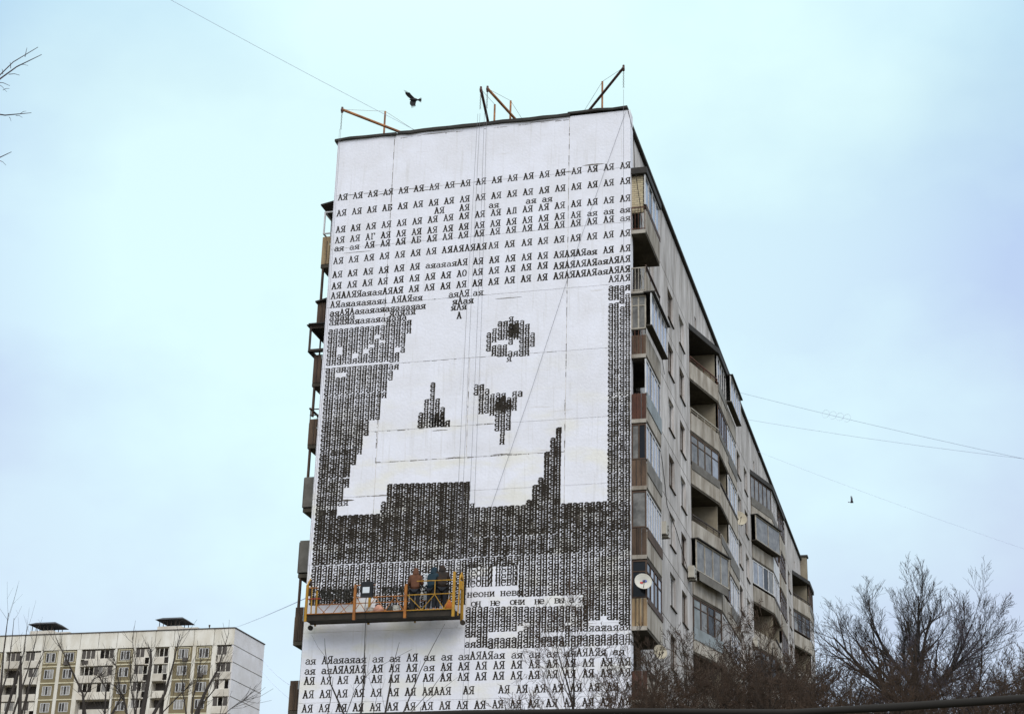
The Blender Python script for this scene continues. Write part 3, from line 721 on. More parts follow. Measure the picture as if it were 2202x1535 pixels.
cols_(lo, 12, [(21.62,22.08)]+[(21.62,22.81-.006*i) for i in range(15)], heavy, wt=.060)
row(lo, 21.62, 28, 'я')
cols_(lo, 28, [(20.42,21.6)]+[(20.42,21.62)]*9+[(20.42,21.82),(20.42,22.43),(20.42,22.73),(20.42,23.8),(20.42,24.38),(20.42,24.8)]+[(20.4,21.60)]*8, heavy, wt=.060)
cols_(lo, 52, [(20.42,21.58)]*4, heavy, wt=.058)
cols_(lo, 0, [(19.56,20.39)]*28, heavy, wt=.058)
cols_(lo, 28, [(19.62,20.37)]*28, heavy, wt=.056)
part('painted_letter_field', lo, 'mural_paint', bld, label='dense band of overtyped letters across the lower wall', kind='stuff')
rs = MB()
cols_(rs, 52, [[(30.25,30.87),(26.0,30.09)], [(30.25,30.86),(26.0,30.09)], [(30.06,30.85),(26.0,29.9)], [(30.63,30.86),(26.0,30.47)]], wt=.037)
cols_(rs, 52, [[(23.9,25.95),(22.78,23.88),(21.62,22.74)]]*4, heavy, wt=.050)
part('painted_letter_columns', rs, 'mural_paint', bld, label='four columns of overtyped letters down the right edge of the wall', kind='stuff')
ft = MB()
cols_(ft, 30, [(28.38,29.2), [(28.77,29.37),(28.16,28.6)], [(28.86,29.67),(28.1,28.62)], [(28.85,29.66),(28.1,28.6)], [(28.61,29.65),(28.07,28.3)], [(28.82,29.64),(28.06,28.27)], (28.05,29.64), (28.05,29.46), (28.45,29.05)], wt=.035)
cols_(ft, 34, [(28.95,29.5), (28.9,29.5)], heavy, wt=.066)
row(ft, 29.66, 34, 'я'); row(ft, 27.84, 33.8, 'я')
cols_(ft, 28, [(26.46,26.92), [(26.46,26.9),(25.63,26.44)], [(26.47,26.70),(25.65,26.44)], (25.53,26.46), (24.84,26.48), (24.25,26.46), (24.86,26.25), [(26.28,26.5),(25.69,26.24)], (26.27,26.49)], wt=.037)
cols_(ft, 32, [(25.75,26.25), (25.6,26.3), (25.75,26.15)], heavy, wt=.068)
part('painted_letter_shapes', ft, 'mural_paint', bld, label='ring and wedge typed in small letters on the middle of the wall', kind='stuff')
mo = MB()
cols_(mo, 18, [(25.19,25.85)], heavy, wt=.058)
cols_(mo, 19, [(25.19,26.41), (25.19,27.14), (25.19,26.41), (25.19,26.02)], wt=.038)
cols_(mo, 20, [(25.2,25.75), (25.2,25.75), (25.2,25.75), (25.17,25.42)], heavy, wt=.055)
part('painted_letter_shapes', mo, 'mural_paint', bld, label='small stepped peak typed in letters left of the wedge', kind='stuff')
gr = MB()
cols_(gr, 0, [(18.62,19.5)]*11+[(18.1,19.5)]*9+[(18.62,19.5)]*2+[(17.7,19.5)]*6, wt=.040)
cols_(gr, 0, [(17.9,18.6)]*8+[(18.35,18.6)]*3, wt=.046)
cols_(gr, 12, [(17.55,18.1)]*9, wt=.040)
cols_(gr, 28, [(19.2,19.56)]*9, wt=.044)
cols_(gr, 37, [(17.92,19.58)]*11+[(16.89,19.58)]*3+[(17.05,19.58), (16.88,19.58), (16.88,19.58), (16.68,19.58), (16.66,19.58)], wt=.041)
for i, z in enumerate((19.02, 18.80, 18.58, 18.38)): (row(gr, z, 27.6, 'неони', low=.26, wt=.031, sp=.98), row(gr, z, 32.9, 'невы', low=.26, wt=.031, sp=.98))
row(gr, 17.97, 28.1, 'неони невы', low=.19, wt=.026, sp=.96)
row(gr, 17.6, 28.8, 'он  не  они  не  вы а я', low=.19, wt=.026, sp=.84)
B = [[(16.38,17.57),(15.98,16.17)]]*2+[(15.97,17.56)]*2+[[(16.57,17.53),(15.92,16.3)]]*5+[[(16.78,17.5),(15.89,16.54)], [(16.89,17.5),(15.9,16.72)], (15.9,17.48), (15.9,17.47)]+[[(16.48,17.47),(15.92,16.29)]]*4+[[(16.84,17.46),(15.9,16.7)]]+[[(16.47,17.43),(15.9,16.3)]]*3
cols_(gr, 28, B, wt=.038)
row(gr, 16.45, 49, 'яаяаяая', wt=.031); cols_(gr, 49, [(15.9,16.3)]*7, wt=.035)
part('painted_letter_field', gr, 'mural_paint', bld, label='paler field of typed letters with readable words in thin type', kind='stuff')
bt = MB()
row(bt, 15.5, 0, 'ая АЯаяаяая ая ая АЯ ая ая аяАЯАЯая ая ая ая аяАЯАЯя ая')
row(bt, 15.1, 0, 'ая аяАЯАЯАЯ АЯ АЯ АЯ ая '+AYA*11)
row(bt, 14.69, 0, AYA*19)
row(bt, 14.16, 0, AYA*7+'АЯААЯ  АЯ    '+AYA*8)
row(bt, 13.6, 0, AYA*19)
part('painted_letter_rows', bt, 'mural_paint', bld, label='rows of typed letters at the bottom of the end wall', kind='stuff')

# ------------------------------------------------------------------ roof davits
def davit(tip, mid, post, mb_m, label, chain=0.9):
    t = empty('roof_davit', (post[0], post[1], 39.2), label, 'roof davit', 'roof davits holding the work platform ropes')
    tip, mid = Vector(tip), Vector(mid); back = mid+(mid-tip).normalized()*2.2
    back.z = max(back.z, 39.5)
    part('beam', MB().tube([tip, back], 0.062, 8), mb_m, t)
    if post[2]: part('post', MB().tube([(post[0], post[1], 39.18), (post[0], post[1], post[2])], 0.045, 6).box(post[0]-.25, post[0]+.25, post[1]-.03, post[1]+.03, 39.17, 39.24), 'davit_paint', t)
    mb = MB(); top = Vector((post[0], post[1], post[2] or 40.9))
    mb.tube([tip, top, back], 0.009, 3)
    part('stay_cable', mb, 'rope_steel', t)
    mb = MB(); mb.tube([tip+Vector((0,0,.12)), tip-Vector((0,0,.16))], 0.05, 6); mb.lathe([(0,-.04),(.09,-.04),(.1,0),(.09,.04),(0,.04)], tip-Vector((0,0,.05)), (1,0,0), 10)
    part('pulley', mb, 'davit_dark', t)
    mb = MB(); n = int(chain/0.07)
    for i in range(n):
        z = tip.z-.16-.07*i; a = (0.022, 0) if i % 2 else (0, 0.022)
        mb.tube([(tip.x-a[0], tip.y-a[1], z), (tip.x-a[0], tip.y-a[1], z-.085)], 0.008, 3); mb.tube([(tip.x+a[0], tip.y+a[1], z), (tip.x+a[0], tip.y+a[1], z-.085)], 0.008, 3)
    part('chain', mb, 'dark_steel', t)
    return t
davit((-12.99,-.9,40.18), (-10.89,.9,39.65), (-11.65,1.0,41.0), 'davit_paint', 'yellowish davit beam reaching out past the left corner of the roof')
davit((-6.57,-.9,40.42), (-6.75,.8,39.77), (-6.55,1.3,40.9), 'davit_dark', 'dark davit beam pointing straight out above the middle of the roof edge')
davit((-6.27,-.9,40.41), (-5.63,.8,39.78), (-5.73,1.0,40.82), 'davit_paint', 'brown davit beam leaning towards its dark neighbour at mid roof')
davit((-.22,-.9,40.68), (-1.88,.8,39.79), (-1.55,1.0,41.28), 'davit_dark', 'dark rusty davit beam rising above the right corner of the roof')

ROPES = [('thin rope from the left davit down the wall edge to the platform', [(-12.99,-.9,39.2),(-13.02,-.75,30),(-13.08,-.7,18.75)]),
 ('outer left rope from the left davit, a hand from the wall edge', [(-13.05,-.9,39.2),(-13.16,-.6,30),(-13.2,-.6,13),(-13.2,-.6,4)]),
 ('leftmost of four thin ropes hanging from the middle davits', [(-6.67,-.9,39.2),(-6.88,-.75,30),(-7.0,-.7,18.75)]),
 ('second from left of four thin ropes below the middle davits', [(-6.57,-.9,39.2),(-6.70,-.75,30),(-6.78,-.7,18.75)]),
 ('third from left of four thin ropes below the middle davits', [(-6.37,-.9,39.2),(-6.5,-.4,30),(-6.62,-.2,21),(-6.62,-.15,4)]),
 ('rightmost of four thin ropes below the middle davits', [(-6.27,-.9,39.2),(-6.33,-.4,30),(-6.42,-.2,21),(-6.42,-.15,4)]),
 ('straight rope hanging from the right davit close to the wall corner', [(-.22,-.9,39.6),(-.24,-.7,30),(-.25,-.5,18),(-.25,-.5,4)]),
 ('slanting rope from the top right corner across the bare wall', [(-.3,-.03,39.0),(-2.2,-.05,33.2),(-4.2,-.06,26.5),(-5.75,-.05,21.62)])]
for lb, pts in ROPES:
    solo('rope', MB().tube(pts, 0.0075, 3), 'rope_steel', lb, 'rope', 'ropes hanging down the end wall')
solo('facade_cable', MB().tube([(-.2,-.02,39.1),(.02,.05,38.0),(.06,.12,36.4),(.3,.05,34.6),(.35,.1,33.6)], .014, 4), 'cable_dark', 'dark cable looping from the roof corner to the top balcony', 'cable')
solo('facade_cable', MB().tube([(XF+.03,3.7,33.0),(XF+.04,6.0,28.5),(XF+.04,8.9,26.0),(XF+.04,10.0,24.4),(XF+.05,12.4,23.9),(XF+.04,15.6,22.9)], .016, 4), 'cable_dark', 'cable draped down the long facade to the air conditioner', 'cable')
solo('facade_cable', MB().tube([(XF+.03,2.9,33.0),(XF+.04,4.5,34.1),(XF+.04,6.2,33.0),(XF+.04,8.4,31.6),(XF+.04,9.6,30.6)], .012, 4), 'cable_dark', 'thin cable sagging across the facade below the attic', 'cable')

# ------------------------------------------------------------------ suspended work platform
PX0, PX1, PY0, PY1, PZ = -12.98, -6.78, -1.05, -0.38, 17.22
pf = empty('work_platform', ((PX0+PX1)/2, (PY0+PY1)/2, 17.0), 'yellow suspended work platform hanging before the lettered wall', 'work platform')
part('deck', MB().box(PX0, PX1, PY0, PY1, 17.02, PZ-.02), 'deck_dark', pf)
part('toe_board', MB().box(PX0, PX1, PY0-.03, PY0-.002, 17.0, PZ+.03), 'deck_dark', pf)
part('toe_board', MB().box(PX0, PX1, PY1+.002, PY1+.03, 17.0, PZ+.03), 'deck_dark', pf)
def pbox(name, x0, x1, y0, y1, z0, z1, m_): return part(name, MB().box(x0, x1, y0, y1, z0, z1), m_, pf)
YF = PY0-.075
for x, w, m_, zt in ((PX0+.0,.09,'yellow_paint',18.42), (PX0+2.02,.10,'orange_paint',18.36), (PX0+4.12,.10,'orange_paint',18.3), (PX1-.12,.10,'yellow_paint',18.72)):
    pbox('upright', x, x+w, YF-.045, YF+.04, 16.95, zt, m_)
for x, w, m_, zt in ((PX0+.12,.06,'yellow_paint',18.4), (PX0+2.35,.09,'yellow_paint',18.05), (PX0+4.3,.06,'yellow_paint',18.1), (PX1-.02,.08,'yellow_paint',18.5)):
    pbox('upright', x, x+w, PY1+.04, PY1+.1, 16.95, zt, m_)
for (x0, x1, z, m_) in ((PX0+4.6,PX1-.12,18.40,'yellow_paint'), (PX0+4.22,PX1-.12,17.86,'yellow_paint'), (PX0+2.12,PX0+4.12,17.84,'orange_paint'), (PX0+2.1,PX0+2.9,18.33,'orange_paint'),
                        (PX0+.09,PX0+2.02,PZ+.03,'orange_paint'), (PX0+2.12,PX0+4.12,PZ+.03,'orange_paint'), (PX0+4.22,PX1-.12,PZ+.03,'yellow_paint'), (PX0+.09,PX0+.62,17.86,'red_paint'), (PX0+.09,PX0+.5,18.3,'orange_paint')):
    part('rail', MB().tube([(x0,YF,z),(x1,YF,z)], 0.021, 6), m_, pf)
for (x0, x1, z) in ((PX0+.1,PX1,18.38), (PX0+.1,PX1,17.82)):
    part('rail', MB().tube([(x0,PY1+.07,z),(x1,PY1+.07,z)], 0.018, 6), 'orange_paint' if z < 18 else 'dark_steel', pf)
def zig(xs, z0, z1, y, m_, r_=0.015):
    for i in range(len(xs)-1):
        a, b = ((z1, z0) if i % 2 == 0 else (z0, z1))
        part('brace', MB().tube([(xs[i], y, a), (xs[i+1], y, b)], r_, 5), m_, pf)
zig([PX0+4.25, PX0+4.85, PX0+5.35, PX0+5.75, PX1-.15], PZ+.04, 17.85, YF, 'yellow_paint')
zig([PX0+2.15, PX0+2.55, PX0+2.95, PX0+3.35, PX0+3.72, PX0+4.1], PZ+.04, 17.83, YF, 'orange_paint')
zig([PX0+.15, PX0+.75, PX0+1.15, PX0+1.6, PX0+2.0], PZ+.04, 17.83, PY1+.06, 'orange_paint')
part('brace', MB().tube([(PX0+5.35,YF,17.86),(PX0+5.35,YF,18.38)], 0.02, 5), 'yellow_paint', pf)
part('brace', MB().tube([(PX0+.75,YF,PZ+.04),(PX0+1.25,YF,17.8)], 0.014, 5), 'orange_paint', pf)
part('brace', MB().tube([(PX0+1.5,YF,PZ+.04),(PX0+1.98,YF,17.7)], 0.014, 5), 'orange_paint', pf)
# end frames with hoists
for x, s in ((PX0-.02, -1), (PX1+.1, 1)):
    mb = MB(); mb.tube([(x,PY0,17.0),(x,PY0+.1,18.5),(x,(PY0+PY1)/2,18.78),(x,PY1-.1,18.5),(x,PY1,17.0)], .028, 6)
    part('end_frame', mb, 'yellow_paint', pf)
    mb = MB().box(x-.06, x+.06, -.82, -.66, 18.1, 18.42).lathe([(0,-.06),(.1,-.06),(.1,.06),(0,.06)], (x, -.72, 18.6), (1,0,0), 12)
    part('hoist', mb, 'yellow_paint' if s > 0 else 'dark_steel', pf)
    part('end_roller', MB().lathe([(0,-.05),(.1,-.05),(.1,.05),(0,.05)], (x, PY1+.02, 16.88), (0,1,0), 10), 'deck_dark', pf)
# dark mesh sheeting tied inside the back rail (crumpled)
def net(x0, x1, z0, z1, y, seed, n=26, m=6):
    r_ = random.Random(seed); mb = MB(); mat_ = {}
    for i in range(n+1):
        for j in range(m+1):
            t = j/m; top = z1+0.05*math.sin(i*1.3+seed)+r_.uniform(-.02,.02); bot = z0+0.06*math.sin(i*0.9)+r_.uniform(-.03,.03)
            mb.v.append((x0+(x1-x0)*i/n, y+0.04*math.sin(i*1.7+j)+r_.uniform(-.012,.012), bot+(top-bot)*t)); mat_[i, j] = len(mb.v)-1
    for i in range(n):
        for j in range(m):
            if r_.random() < 0.12+0.45*(1-j/m)*(r_.random() < .6): continue
            mb.f.append((mat_[i,j], mat_[i+1,j], mat_[i+1,j+1], mat_[i,j+1]))
    return mb
solo('dust_net', net(PX0+.25, PX0+1.95, 17.95, 18.42, PY1+.01, 3, 60, 12), 'net_dark', 'torn dark dust net tied to the back rail at the left end', 'dust net', 'nets on the platform rail')
solo('dust_net', net(PX0+2.9, PX0+4.9, 18.12, 18.42, PY1+.01, 5, 60, 9), 'net_dark', 'narrow strip of dark dust net left of the brown jacket', 'dust net', 'nets on the platform rail')
cb = empty('control_box', (-10.38, YF-.12, 17.82), 'black box with a white plate hung on the platform rail', 'control box')
part('housing', MB().box(-10.62,-10.14,YF-.2,YF-.03,17.82,18.42).tube([(-10.38,YF-.11,18.4),(-10.38,YF-.11,18.5)], .05, 6), 'black_plastic', cb)
part('plate', MB().box(-10.53,-10.25,YF-.215,YF-.201,17.96,18.2), 'white_panel', cb)
part('cable_tail', MB().tube([(-10.4,YF-.1,17.82),(-10.42,YF-.14,17.4),(-10.40,YF-.02,16.9),(-10.4,-.9,10),(-10.42,-.9,2)], .014, 5), 'black_plastic', cb)
def bag(loc, r_, h, m_, label, seed):
    rr = random.Random(seed); mb = MB(); n = 10; k = 9; O = Vector(loc)
    for i in range(n+1):
        t = i/n; rad = r_*math.sin(math.pi*min(1, t*0.92+0.08))**0.6*(1-0.35*t)
        for j in range(k):
            a = 2*math.pi*j/k; q_ = rad*(1+rr.uniform(-.15,.15)); mb.v.append((O.x+q_*math.cos(a), O.y+q_*math.sin(a)*.8, O.z+h*t))
    for i in range(n):
        for j in range(k): mb.f.append((i*k+j, i*k+(j+1)%k, (i+1)*k+(j+1)%k, (i+1)*k+j))
    mb.f.append(tuple(range(k))[::-1]); mb.f.append(tuple(range(n*k, n*k+k)))
    solo('bag', mb, m_, label, 'bag', None, org=loc, smooth=True)
bag((-10.05,-.72,PZ), .26, .42, 'bag_pink', 'pale pink paint-stained sack on the deck under the black box', 1)
bag((-9.55,-.7,PZ), .2, .36, 'net_dark', 'dark crumpled sack on the deck right of the pale sack', 2)
bag((-7.15,-.75,PZ), .2, .5, 'bag_orange', 'orange cloth bag at the right end of the deck', 3)
bag((-8.95,-.7,PZ), .2, .40, 'black_plastic', 'black rubbish bag beside the second orange upright', 4)
def bucket(x, y, m_, label):
    t = empty('paint_bucket', (x, y, PZ), label, 'bucket', 'paint buckets on the platform deck')
    part('pail', MB().lathe([(0,0),(.12,0),(.15,.3),(.16,.3),(.16,.32),(.14,.32),(.13,.28),(0,.28)], (x,y,PZ), k=14), m_, t)
    part('handle', MB().tube([(x-.15,y,PZ+.28),(x-.1,y-.1,PZ+.2),(x,y-.16,PZ+.16),(x+.1,y-.1,PZ+.2),(x+.15,y,PZ+.28)], .006, 3), 'dark_steel', t)
bucket(-9.3, -.75, 'bucket_white', 'white paint bucket between the dark sacks')
bucket(-8.6, -.9, 'black_plastic', 'black paint bucket at the feet of the brown jacket')
bucket(-10.45, -.6, 'bucket_white', 'white paint bucket left of the pale sack')
# stencil sheets held against the wall
st_ = empty('stencil_sheet', (-8.95, -.06, 18.5), 'tall white stencil sheet standing against the wall left of the painters', 'stencil')
part('sheet', MB().box(-8.98, -8.72, -.075, -.06, 18.42, 19.0), 'white_panel', st_)
st_ = empty('stencil_sheet', (-8.0, -.06, 18.0), 'white letter stencil taped to the wall between the painters', 'stencil')
part('sheet', MB().box(-8.42, -7.72, -.075, -.06, 17.9, 18.98), 'white_panel', st_)
sl = MB()
for i, ch in enumerate('нео'): glyph(sl, ch, -8.38+i*.225, 18.66, .19, .27, .024, .078)
part('lettering', sl, 'mural_paint', st_)

# ------------------------------------------------------------------ painters
def skin_mesh(name, verts, edges, radii, m_, parent, root=0, sub=2, wpos=None):
    me = bpy.data.meshes.new(name); me.from_pydata(verts, edges, []); me.update()
    o = bpy.data.objects.new(name, me); COL.objects.link(o)
    sk = o.modifiers.new('skin', 'SKIN'); sk.use_smooth_shade = True
    for i, r_ in enumerate(radii):
        sv = me.skin_vertices[0].data[i]; sv.radius = (r_[0], r_[1]) if isinstance(r_, tuple) else (r_, r_); sv.use_root = (i == root)
    ss = o.modifiers.new('sub', 'SUBSURF'); ss.levels = sub; ss.render_levels = sub
    me.materials.append(MATS[m_])
    if parent: o.parent = parent
    return o
def person(loc, rz, jacket, label, lean=0.0, armL=((.24,.02,1.18),(.22,.28,1.26)), armR=((.26,.02,1.18),(.24,.28,1.3)), hood=True, h=1.0, headtilt=0.0):
    """the figure faces +Y in its own frame; joints in metres"""
    t = empty('person', loc, label, 'person', 'painters at work on the platform'); t.rotation_euler = (0, 0, rz); t.scale = (h, h, h)
    L = lean
    pel = (0, 0, .93); wai = (0, .02+L*.15, 1.08); che = (0, .03+L*.4, 1.32); nek = (0, .04+L*.6, 1.49); hd0 = (0, .07+L*.7, 1.57); hd1 = (0, .09+L*.8+headtilt, 1.70)
    sl, sr = (-.18, .03+L*.5, 1.43), (.18, .03+L*.5, 1.43)
    el, er = (-armL[0][0], armL[0][1]+L*.5, armL[0][2]), (armR[0][0], armR[0][1]+L*.5, armR[0][2])
    wlh, wrh = (-armL[1][0], armL[1][1]+L*.5, armL[1][2]), (armR[1][0], armR[1][1]+L*.5, armR[1][2])
    kl, kr = (-.11, .03, .50), (.12, .0, .50); al, ar_ = (-.12, -.02, .09), (.14, -.03, .09)
    tl, tr_ = (-.13, .13, .04), (.16, .12, .04)
    V = [pel, wai, che, nek, hd0, hd1, sl, el, wlh, sr, er, wrh, (-.10,0,.88), kl, al, tl, (.10,0,.88), kr, ar_, tr_]
    E_ = [(0,1),(1,2),(2,3),(3,4),(4,5),(2,6),(6,7),(7,8),(2,9),(9,10),(10,11),(0,12),(12,13),(13,14),(14,15),(0,16),(16,17),(17,18),(18,19)]
    Rr = [(.14,.10),(.12,.085),(.125,.085),(.05,.05),(.085,.09),(.085,.095),.065,.042,.03,.065,.042,.03,.085,.06,.042,.035,.085,.06,.042,.035]
    # fingers and thumbs grown out of the palms
    for (w_, e0, sgn) in ((8, el, -1), (11, er, 1)):
        wv = Vector(V[w_]); d = (wv-Vector(e0)).normalized(); side = d.cross(Vector((0,0,1))); side = side.normalized() if side.length > .1 else Vector((1,0,0)); upv = side.cross(d)
        pal = wv+d*.075; V.append(tuple(pal)); Rr.append((.034,.018)); E_.append((w_, len(V)-1)); pi_ = len(V)-1
        for f_, ln in zip((-1.5,-.5,.5,1.5), (.055,.07,.075,.062)):
            b0 = pal+upv*f_*.019+d*.02; b1 = b0+d*ln*.5; b2 = b1+d*ln*.35+side*(-sgn)*ln*.35
            for b_ in (b0, b1, b2): V.append(tuple(b_)); Rr.append(.0085)
            E_ += [(pi_, len(V)-3), (len(V)-3, len(V)-2), (len(V)-2, len(V)-1)]
        b0 = wv+d*.035+upv*.035; b1 = b0+upv*.02+d*.03
        V += [tuple(b0), tuple(b1)]; Rr += [.011, .010]; E_ += [(w_, len(V)-2), (len(V)-2, len(V)-1)]
    skin_mesh('body', V, E_, Rr, 'skin', t)
    c1 = lambda p_, s_=1.0: p_
    JV = [(0,0,.86), (0,.005,.98), wai, che, (0,.04+L*.55,1.44), sl, el, tuple(Vector(el).lerp(Vector(wlh), .88)), sr, er, tuple(Vector(er).lerp(Vector(wrh), .88))]
    JE = [(0,1),(1,2),(2,3),(3,4),(3,5),(5,6),(6,7),(3,8),(8,9),(9,10)]
    JR = [(.20,.155),(.195,.15),(.185,.14),(.205,.155),.135,(.095,.095),.072,.056,(.095,.095),.072,.056]
    skin_mesh('jacket', JV, JE, JR, jacket, t, root=2)
    TV = [(0,0,.94),(-.10,0,.84),kl,(-.12,-.02,.14),(.10,0,.84),kr,(.14,-.03,.14)]
    skin_mesh('trousers', TV, [(0,1),(1,2),(2,3),(0,4),(4,5),(5,6)], [(.165,.13),.115,.082,.072,.115,.082,.072], 'trouser_dark', t)
    for a_, b_ in ((al, tl), (ar_, tr_)):
        skin_mesh('shoe', [(a_[0],a_[1]-.06,.045),(a_[0],a_[1],.06),(b_[0],b_[1]+.03,.04)], [(0,1),(1,2)], [.045,.055,(.05,.035)], 'shoe_dark', t)
    if hood:
        skin_mesh('hood', [(0,.02+L*.55,1.42),(0,.03+L*.68,1.55),(0,.055+L*.8+headtilt,1.70),(0,.06+L*.8+headtilt,1.78)], [(0,1),(1,2),(2,3)], [.15,.135,(.125,.13),(.07,.075)], jacket, t)
    else:
        skin_mesh('hair', [(0,.04+L*.8+headtilt,1.66),(0,.05+L*.8+headtilt,1.76)], [(0,1)], [(.1,.105),(.085,.09)], 'shoe_dark', t)
    # face: nose, eyes, mouth, ears on the front of the head
    fy = hd1[1]+.085
    fm = MB().add([(-.015,fy,1.66),(.015,fy,1.66),(0,fy+.035,1.655),(0,fy,1.70)], [(0,1,2),(1,3,2),(3,0,2)])
    fo = bpy.data.objects.new('nose', mesh_of('nose', fm, 'skin')); COL.objects.link(fo); fo.parent = t
    for x in (-.032, .032):
        fo = bpy.data.objects.new('eye', mesh_of('eye', MB().box(x-.012,x+.012,fy-.004,fy+.004,1.70,1.712), 'shoe_dark')); COL.objects.link(fo); fo.parent = t
    fo = bpy.data.objects.new('mouth', mesh_of('mouth', MB().box(-.024,.024,fy-.004,fy+.004,1.622,1.631), 'red_paint')); COL.objects.link(fo); fo.parent = t
    return t
person((-8.55,-.80,PZ), 0.15, 'jacket_brown', 'painter in a brown hooded jacket seen from behind, arms at waist height', armL=((.25,.02,1.16),(.2,.3,1.12)), armR=((.27,.04,1.16),(.2,.3,1.2)), h=1.02)
person((-7.88,-.76,PZ), -0.25, 'jacket_teal', 'painter in a dark teal hooded jacket bending to the wall', lean=.12, armL=((.24,.1,1.22),(.2,.42,1.4)), armR=((.28,.1,1.2),(.25,.36,1.3)), h=1.05)
person((-7.5,-.66,PZ), 0.35, 'jacket_black', 'painter in black and rust clothing at the right end of the platform', lean=.1, armL=((.3,.12,1.2),(.34,.42,1.12)), armR=((.27,.08,1.22),(.2,.38,1.36)), h=1.1)

# ------------------------------------------------------------------ dishes and air conditioners
def dish(c, r_, aim, m_, label, logo=False, wall=None):
    aim = Vector(aim).normalized(); c = Vector(c)
    t = empty('satellite_dish', tuple(c-Vector((0,0,r_))), label, 'satellite dish', 'satellite dishes on the long facade')
    prof = [(0.001,-.16*r_*1.6)]+[(r_*x, (-.16+.16*x*x)*r_*1.6) for x in (.25,.5,.75,.92,1.0)]+[(r_*1.0, .012), (r_*.9, (-.16+.16*.81)*r_*1.6-.012), (0.001, -.16*r_*1.6-.014)]
    part('reflector', MB().lathe(prof, c, aim, 24), m_, t, smooth=True)
    lo_ = aim.cross(Vector((1,0,0))).cross(aim); foc = c+aim*r_*.85-Vector((0,0,r_*.35))
    part('feed_arm', MB().tube([c-Vector((0,0,r_*.96)), foc], .012, 4).tube([foc, foc-aim*.09], .03, 6), 'dark_steel', t)
    w_ = Vector(wall) if wall else c-aim*.35
    part('bracket', MB().tube([c-aim*.14*r_, c-aim*.3-Vector((0,0,.05)), w_], .022, 5), 'dark_steel', t)
    if logo:
        a = Vector((0,0,1)); b = aim.cross(a).normalized(); a = b.cross(aim)
        for nm_, du, dv, m2, rr in (('logo', -.07,.05,'logo_blue',.08), ('logo', .06,-.03,'logo_red',.06)):
            mb = MB(); ctr = c-aim*(.16*r_*1.6-.03)+b*du+a*dv
            mb.add([tuple(ctr+b*rr*math.cos(i*1.047)*1.2+a*rr*math.sin(i*1.047)*.8) for i in range(6)], [tuple(range(6))])
            part(nm_, mb, m2, t)
dish((.42,-.12,18.3), .34, (.35,-1,.32), 'dish_white', 'white satellite dish with a small blue and red mark, fixed to the corner balcony', logo=True, wall=(.5,.35,18.2))
dish((-.12,33.5,30.7), .48, (.5,-1,.35), 'dish_tan', 'large tan satellite dish standing off the wall past the second balcony stack', wall=(XF,33.9,30.6))
dish((.62,2.4,16.1), .30, (.8,-1,.25), 'dish_tan', 'small pale dish low on the corner balcony stack, half behind twigs', wall=(.5,2.6,16.0))
def ac(x, y, z, label):
    t = empty('air_conditioner', (x, y, z), label, 'air conditioner', 'air conditioners on the long facade')
    part('casing', MB().box(x, x+.3, y, y+.8, z, z+.56), 'ac_box', t)
    part('grille', MB().lathe([(.22,0),(.22,.012),(.19,.012),(.19,0)], (x+.3, y+.5, z+.28), (1,0,0), 16).lathe([(.06,0),(.06,.012),(.0,.012)], (x+.3, y+.5, z+.28), (1,0,0), 10), 'dark_steel', t)
    part('bracket', MB().box(XF, x+.36, y+.1, y+.14, z-.06, z-.02).box(XF, x+.36, y+.66, y+.7, z-.06, z-.02), 'dark_steel', t)
ac(XF+.05, 15.6, 22.55, 'grey air conditioner under a window beside the slanting balconies')
ac(XF+.05, 7.9, 22.5, 'pale air conditioner next to the corner balcony stack')
ac(XF+.05, 40.4, 24.6, 'air conditioner on the farther window column of the long facade')

# ------------------------------------------------------------------ the far block of flats, beyond and to the left
FX, FY = -104.33, 195.4
far = empty('apartment_building', (-135, 201.5, 0), 'distant pale seventeen-storey panel block with brown window bays on the left', 'apartment building')
part('end_wall', MB().box(FX-.4, FX, FY+.06, FY+12.7, 0, 64.5), 'far_side', far)
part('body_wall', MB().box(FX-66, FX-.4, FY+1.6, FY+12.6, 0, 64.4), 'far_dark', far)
for i in range(23):
    z = 61.8-2.8*i
    if z < 0: break
    part('seam', MB().box(FX+.001, FX+.02, FY+.06, FY+12.7, z-.05, z+.05), 'facade_joint', far)
SEAMU = [0.0, 3.6, 7.2, 10.8, 14.2, 17.8, 21.2, 24.6, 28.0, 31.6, 35.0, 38.6, 42.2, 45.8, 49.4, 53.0, 56.6, 60.2, 63.8]
for a, b in zip(SEAMU[:-1], SEAMU[1:]):
    part('attic_panel', MB().box(FX-b+.05, FX-a-.05, FY-.05, FY+1.59, 61.85, 64.55), 'far_white', far)
part('roof_edge', MB().box(FX-66.2, FX+.1, FY-.15, FY+12.8, 64.56, 64.72), 'far_dark', far)
# plan of a bay line, measured from the corner leftwards: b balcony, w brown window bay, p pilaster
PLAN = [('b',.1,3.0),('p',3.0,3.8),('w',3.8,6.7),('p',6.7,7.3),('w',7.3,10.6),('p',10.6,11.5),('b',11.5,14.1),('p',14.1,15.0),('b',15.0,17.6),('p',17.6,18.0),('w',18.0,21.0),('p',21.0,21.4),
        ('B',21.4,27.6),('p',27.6,28.4),('w',28.4,31.3),('p',31.3,31.9),('w',31.9,34.7),('p',34.7,35.2),('b',35.2,38.1),('p',38.1,38.9),('b',38.9,41.8),('p',41.8,42.4),('w',42.4,45.4),('p',45.4,46.0),
        ('B',46.0,52.2),('p',52.2,53.0),('w',53.0,56.0),('p',56.0,56.6),('w',56.6,59.4),('p',59.4,60.2),('b',60.2,63.2),('p',63.2,66)]
for t_, a, b in PLAN:
    if t_ == 'p': part('pilaster', MB().box(FX-b, FX-a, FY-.02, FY+1.58, 0, 61.82), 'far_white', far)
fmesh = {}
